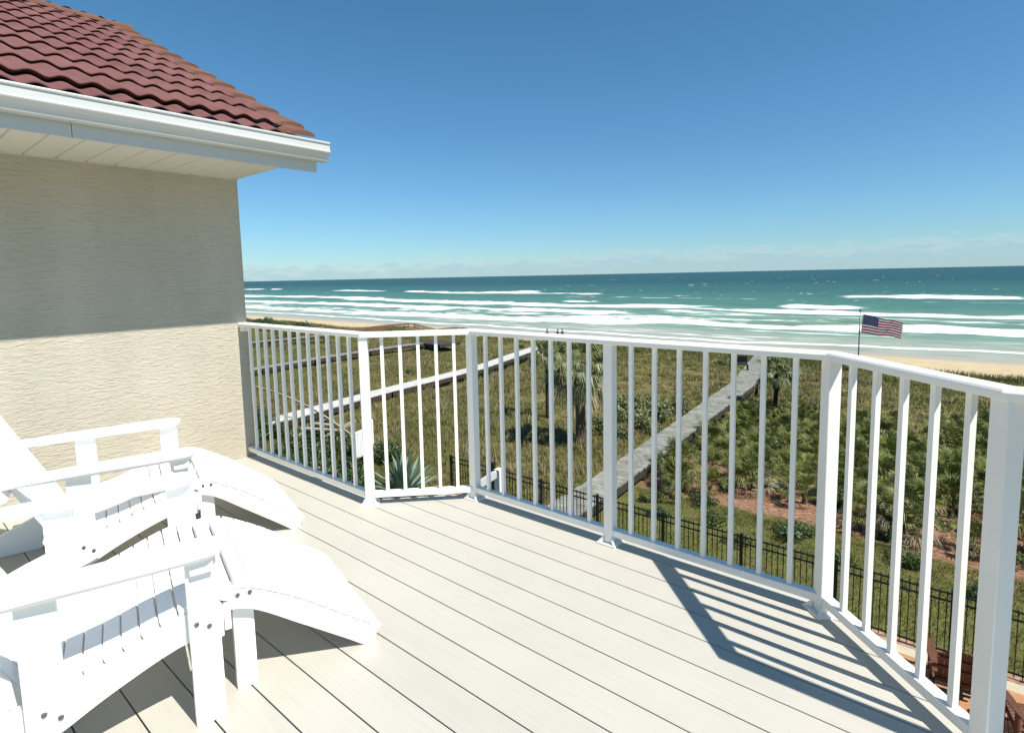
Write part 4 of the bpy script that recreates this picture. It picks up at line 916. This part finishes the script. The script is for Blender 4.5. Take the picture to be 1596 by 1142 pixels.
# leafy shrubs
def leaf_mesh(name, seed, nleaf, leaf, material, lumps=9, flat=0.75):
    rg = np.random.default_rng(seed)
    c = rg.normal(0, 1, (lumps, 3)); c /= np.linalg.norm(c, axis=1)[:, None]; c *= rg.uniform(0.15, 0.62, (lumps, 1)); c[:, 2] = np.abs(c[:, 2]) * flat + 0.25
    rad = rg.uniform(0.26, 0.46, lumps); pick = rg.integers(0, lumps, nleaf)
    d = rg.normal(0, 1, (nleaf, 3)); d /= np.linalg.norm(d, axis=1)[:, None]
    p = c[pick] + d * (rad[pick] * rg.uniform(0.55, 1.05, nleaf))[:, None]; p[:, 2] = np.maximum(p[:, 2], 0.02)
    u = rg.normal(0, 1, (nleaf, 3)); u /= np.linalg.norm(u, axis=1)[:, None]; v = np.cross(u, d + 0.01); v /= np.linalg.norm(v, axis=1)[:, None]
    L_ = leaf * rg.uniform(0.7, 1.3, nleaf)[:, None]
    V = np.stack([p - u * L_, p + v * L_ * 0.45, p + u * L_, p - v * L_ * 0.45], 1).reshape(-1, 3)
    me = bpy.data.meshes.new(name); me.from_pydata(V.tolist(), [], (np.arange(nleaf * 4).reshape(-1, 4)).tolist()); me.materials.append(material); return me
tw = MB()
for k in range(7):
    a = k * 0.9; tw.tube([(0, 0, -0.1), (cos(a) * 0.2, sin(a) * 0.2, 0.3), (cos(a) * 0.45, sin(a) * 0.45, 0.65)], [0.03, 0.02, 0.008], 5)
twig_me = tw.mesh('branches', M['bark'])
lm_dark = [leaf_mesh('foliage', 200 + k, 1500, 0.06, M['leafdark']) for k in range(3)]
lm_grey = [leaf_mesh('foliage', 210 + k, 1500, 0.065, M['leafgrey']) for k in range(3)]
lm_mid = [leaf_mesh('foliage', 220 + k, 1300, 0.07, M['leaf']) for k in range(3)]
def shrub(t, n, sx, sz, me, k, label, grp):
    r = empty('leafy_shrub', at(t, n, float(gz(t, n)) - 0.05), k * 1.7, label, 'shrub', grp); r.scale = (sx, sx * random.uniform(0.85, 1.15), sz)
    child('foliage', me[k % 3], r); child('branches', twig_me, r)
rng = random.Random(9); pts = []
for tries in range(800):
    t = rng.uniform(-30, -15.2); n = rng.uniform(8.6, 13.2)
    if t > -17.4 and n > 11: continue
    if any((t - a) ** 2 + (n - b_) ** 2 < 1.25 ** 2 for a, b_ in pts): continue
    pts.append((t, n))
for k, (t, n) in enumerate(pts): shrub(t, n, rng.uniform(1.0, 1.4), rng.uniform(0.8, 1.3), lm_dark, k, 'dark green leafy shrub in the hedge below the left stretch of railing', 'dark shrubs below the left railing')
for k, (t, n, s) in enumerate([(-12.2, 24.4, 1.1), (-13.4, 25.3, 1.3), (-12.3, 26.6, 1.3), (-13.6, 27.4, 1.2), (-11.9, 28.4, 1.0), (-11.2, 23.6, 0.8), (-11.8, 21.8, 0.7), (-13.0, 21.6, 0.8)]):
    shrub(t, n, s, s * 1.15, lm_grey, k, 'grey-green bushy shrub between the thick palm and the grey boardwalk', 'grey-green shrubs by the boardwalk')
for k, (t, n, s) in enumerate([(-84, 42, 2.4), (-79, 41, 2.0), (-75, 42.5, 2.6), (-70, 40, 1.8), (-90, 44, 2.5), (-96, 46, 2.2), (-66, 36, 1.5), (-62, 44, 1.2)]):
    shrub(t, n, s, s * 0.8, lm_dark, k, 'dark shrub far off in the dunes by the house wall', 'dark shrubs in the far dunes')
rng = random.Random(31)
for k in range(60):
    t = rng.uniform(-75, 16); n = rng.uniform(23, 52)
    if -14.5 < t < 17 and n < 36: continue
    if any(abs(t - w0) < 1.6 for w0 in (-12.5, -28.5 - (n - 29) * 0.25, -43, -60)): continue
    shrub(t, n, rng.uniform(0.4, 0.95), rng.uniform(0.25, 0.6), lm_mid, k, 'low green shrub dotted among the dune grass', 'low shrubs in the dunes')
# agave
def agave(t, n, s, label, seed, zc=0.0):
    z = float(gz(t, n)); r = empty('agave', at(t, n, z), seed, label, 'agave'); rg = random.Random(seed); mb = MB()
    for i in range(46):
        a = i * 2.39996; e = R(8 + 76 * (i / 46) ** 0.8 + rg.uniform(-4, 4)); L_ = s * rg.uniform(0.85, 1.1)
        d = Vector((cos(a) * cos(e), sin(a) * cos(e), sin(e))); sd = Vector((-sin(a), cos(a), 0)); nr = d.cross(sd)
        if nr.z < 0: nr = -nr
        pr = [(0, 0.05, 0), (0.25, 0.075, -0.01), (0.6, 0.06, -0.0), (0.85, 0.03, 0.0), (1.0, 0.002, 0.02)]
        vs = []
        for f, w, c in pr:
            o = d * (f * L_) + Vector((0, 0, 0.12)) - Vector((0, 0, 0.16 * f * f * L_ * cos(e)))
            vs += [o - sd * w * s + nr * 0.03 * (1 - f), o - nr * 0.012, o + sd * w * s + nr * 0.03 * (1 - f)]
        fs = []
        for j in range(4):
            b0 = j * 3; fs += [(b0, b0 + 1, b0 + 4, b0 + 3), (b0 + 1, b0 + 2, b0 + 5, b0 + 4)]
        mb.add(vs, fs)
    mb.build('leaves', [M['agave']], r, fix=False)
    mb = MB(); mb.tube([(0, 0, -0.1), (0, 0, 0.1), (0, 0, 0.22)], [0.14, 0.13, 0.05], 8); mb.build('core', [M['agave']], r)
agave(-13.9, 11.1, 1.55, 'large blue-green agave with stiff spiky leaves seen below the corner railing', 4)
agave(-11.6, 10.6, 0.55, 'small agave to the right of the large one, behind the corner post', 8)

# rocks and pale boulder in the mulch
def rock(t, n, s, seed, label):
    bm = bmesh.new(); bmesh.ops.create_icosphere(bm, subdivisions=3, radius=1); rg = random.Random(seed)
    from mathutils import noise as mn
    for v in bm.verts:
        k = 1 + 0.35 * mn.noise(v.co * 1.3 + Vector((seed, 0, 0))) + 0.1 * mn.noise(v.co * 4); v.co = Vector((v.co.x * s[0] * k, v.co.y * s[1] * k, max(-0.3, v.co.z) * s[2] * k))
    me = bpy.data.meshes.new('boulder'); bm.to_mesh(me); bm.free(); me.materials.append(M['rock'])
    o = bpy.data.objects.new('boulder', me); C.objects.link(o); o.location = at(t, n, float(gz(t, n))); o.rotation_euler = (0, 0, seed); tag(o, label, 'boulder')
rock(-4.75, 19.3, (0.62, 0.32, 0.26), 2, 'pale flat boulder in the mulch bed, the larger of two')
rock(-3.55, 19.5, (0.32, 0.24, 0.18), 5, 'small pale boulder in the mulch bed, right of the larger one')

# ------------------------------------------------------------------ grass
def blades(name, t, n, h, wd, material, per=5, sprd=0.12, seed=0):
    rg = np.random.default_rng(seed); k = len(t)
    t = np.repeat(t, per) + rg.normal(0, sprd, k * per); n = np.repeat(n, per) + rg.normal(0, sprd, k * per); h = np.repeat(h, per) * rg.uniform(0.6, 1.25, k * per); wd = np.repeat(wd, per)
    z = gz(t, n) - 0.02; a = rg.uniform(0, 2 * pi, k * per); la = rg.uniform(0, 2 * pi, k * per); ll = rg.uniform(0.1, 0.75, k * per) * h
    x = t * B.x + n * W.x; y = t * B.y + n * W.y
    V = np.stack([np.stack([x - np.cos(a) * wd, y - np.sin(a) * wd, z], -1), np.stack([x + np.cos(a) * wd, y + np.sin(a) * wd, z], -1), np.stack([x + np.cos(la) * ll, y + np.sin(la) * ll, z + h], -1)], 1).reshape(-1, 3)
    return fast(name, V, np.arange(len(V)).reshape(-1, 3), material)
# dune grass: denser close by
rg = np.random.default_rng(77); K = 52000
n_ = 9.0 + (56 - 9.0) * rg.random(K) ** 1.35; t_ = -8 + rg.normal(0, 1, K) * 0 + (rg.random(K) * (1.9 * n_ + 22) - (1.55 * n_ + 14))
edg = 53.5 + 4 * (fbm(t_ / 10, t_ * 0 + 3, 3, 5) - 0.5)
dens = fbm(t_ / 2.2, n_ / 2.2, 3, 51)
mulch = (n_ > 15.8) & (n_ < 21.5) & (t_ > -8.6)
keep = (n_ < edg) & (dens > 0.36) & ~((n_ < 16.2) & (t_ > -9.2)) & ~((n_ > 11.9) & (n_ < 12.65) & (t_ > -14)) & ~(mulch & (rg.random(K) < 0.93))
for (w0, w1, s_, b0) in ((-10.0, -8.3, -0.10, 14.7), (-28.7, -26.9, -0.25, 20), (-43.6, -41.8, -0.06, 20), (-61.2, -59.8, 0, 20)):
    c_ = s_ * (n_ - b0); keep &= ~((t_ > w0 + c_) & (t_ < w1 + c_))
t_, n_ = t_[keep], n_[keep]; h_ = 0.09 + 0.20 * fbm(t_ / 5, n_ / 5, 3, 52)
g = blades('dune_grass', t_, n_, h_, 0.008 + 0.0007 * n_, M['grassblade'], 5, 0.14, 3); tag(g, 'olive brown dune grass covering the ground behind the fence', 'grass', kind='stuff')
K = 16000; t_ = rg.uniform(-9.5, 5, K); n_ = rg.uniform(7.5, 16.6, K)
keep = ~((t_ > -1) & (n_ < 12.65)) & ~((n_ > 11.9) & (n_ < 12.66) & (t_ > -14)) & ~((t_ > -9.4) & (t_ < -8.0) & (n_ > 10.9))
t_, n_ = t_[keep], n_[keep]
g = blades('lawn_grass', t_, n_, 0.05 + 0.07 * fbm(t_ / 1.5, n_ / 1.5, 3, 61), 0.012 + 0 * t_, M['lawnblade'], 4, 0.09, 4); tag(g, 'short green lawn grass on both sides of the fence', 'grass', kind='stuff')
# tufts along the dune crest above the beach
K = 9000; t_ = rg.uniform(-150, 30, K); n_ = 50 + 5 * rg.random(K) + 4 * (fbm(t_ / 10, t_ * 0 + 3, 3, 5) - 0.5)
g = blades('sea_oats', t_, n_, 0.35 + 0.35 * fbm(t_ / 4, n_ / 4, 2, 71), 0.035 + 0 * t_, M['grassblade'], 4, 0.3, 5); tag(g, 'taller sea oats along the dune crest above the sand', 'grass', kind='stuff')
# mixed bushes through the thicket
rng = random.Random(41); pts = []
for tries in range(900):
    t = rng.uniform(-9.5, 15); n = rng.uniform(18.5, 31)
    if t < -7.6 - (n - 14) * 0.095: continue
    if any((t - a) ** 2 + (n - b_) ** 2 < 1.9 ** 2 for a, b_ in pts): continue
    pts.append((t, n))
    if len(pts) >= 42: break
for k, (t, n) in enumerate(pts):
    shrub(t, n, rng.uniform(0.6, 1.05), rng.uniform(0.6, 1.1), (lm_mid, lm_grey, lm_dark)[k % 3], k, 'rounded leafy bush growing among the saw palmettos', 'leafy bushes among the palmettos')

# pale bunch grass standing over the dune grass
M['tan'] = mat('dry_bunch_grass', (0.34, 0.29, 0.17), 0.8, 0.1, col2=(0.20, 0.17, 0.08), vscale=0.6, trans=0.25, space='World')
K = 2600; n_ = 14 + 38 * rg.random(K) ** 1.1; t_ = rg.random(K) * (1.9 * n_ + 18) - (1.55 * n_ + 12)
keep = (fbm(t_ / 6, n_ / 6, 3, 81) > 0.50) & ~((n_ < 31) & (t_ > -8.5 - (n_ - 14) * 0.1)) & ~((t_ > -10.2 - (n_ - 14.7) * 0.1) & (t_ < -8.1 - (n_ - 14.7) * 0.1)) & ~((t_ > -28.9 - (n_ - 20) * 0.25) & (t_ < -26.8 - (n_ - 20) * 0.25)) & ~((t_ > -44) & (t_ < -41.5))
t_, n_ = t_[keep], n_[keep]
g = blades('bunch_grass', t_, n_, 0.26 + 0.28 * rg.random(len(t_)), 0.010 + 0.0006 * n_, M['tan'], 22, 0.13, 8); tag(g, 'pale dry bunch grass standing in clumps on the dunes', 'grass', kind='stuff')

for k, (t, n, s_) in enumerate([(-6.9, 15.0, 0.5), (-5.4, 15.5, 0.62), (-4.5, 14.6, 0.5), (-3.4, 15.9, 0.7), (-2.2, 15.2, 0.55), (-0.9, 16.1, 0.65), (0.4, 15.3, 0.5), (1.6, 16.0, 0.6), (-7.6, 15.9, 0.55), (-6.2, 16.6, 0.6), (-1.5, 17.3, 0.6), (0.9, 17.4, 0.7)]):
    shrub(t, n, s_, s_ * 0.7, (lm_dark, lm_mid, lm_mid)[k % 3], k, 'small low shrub in the grass strip just beyond the black fence', 'low shrubs beyond the fence')
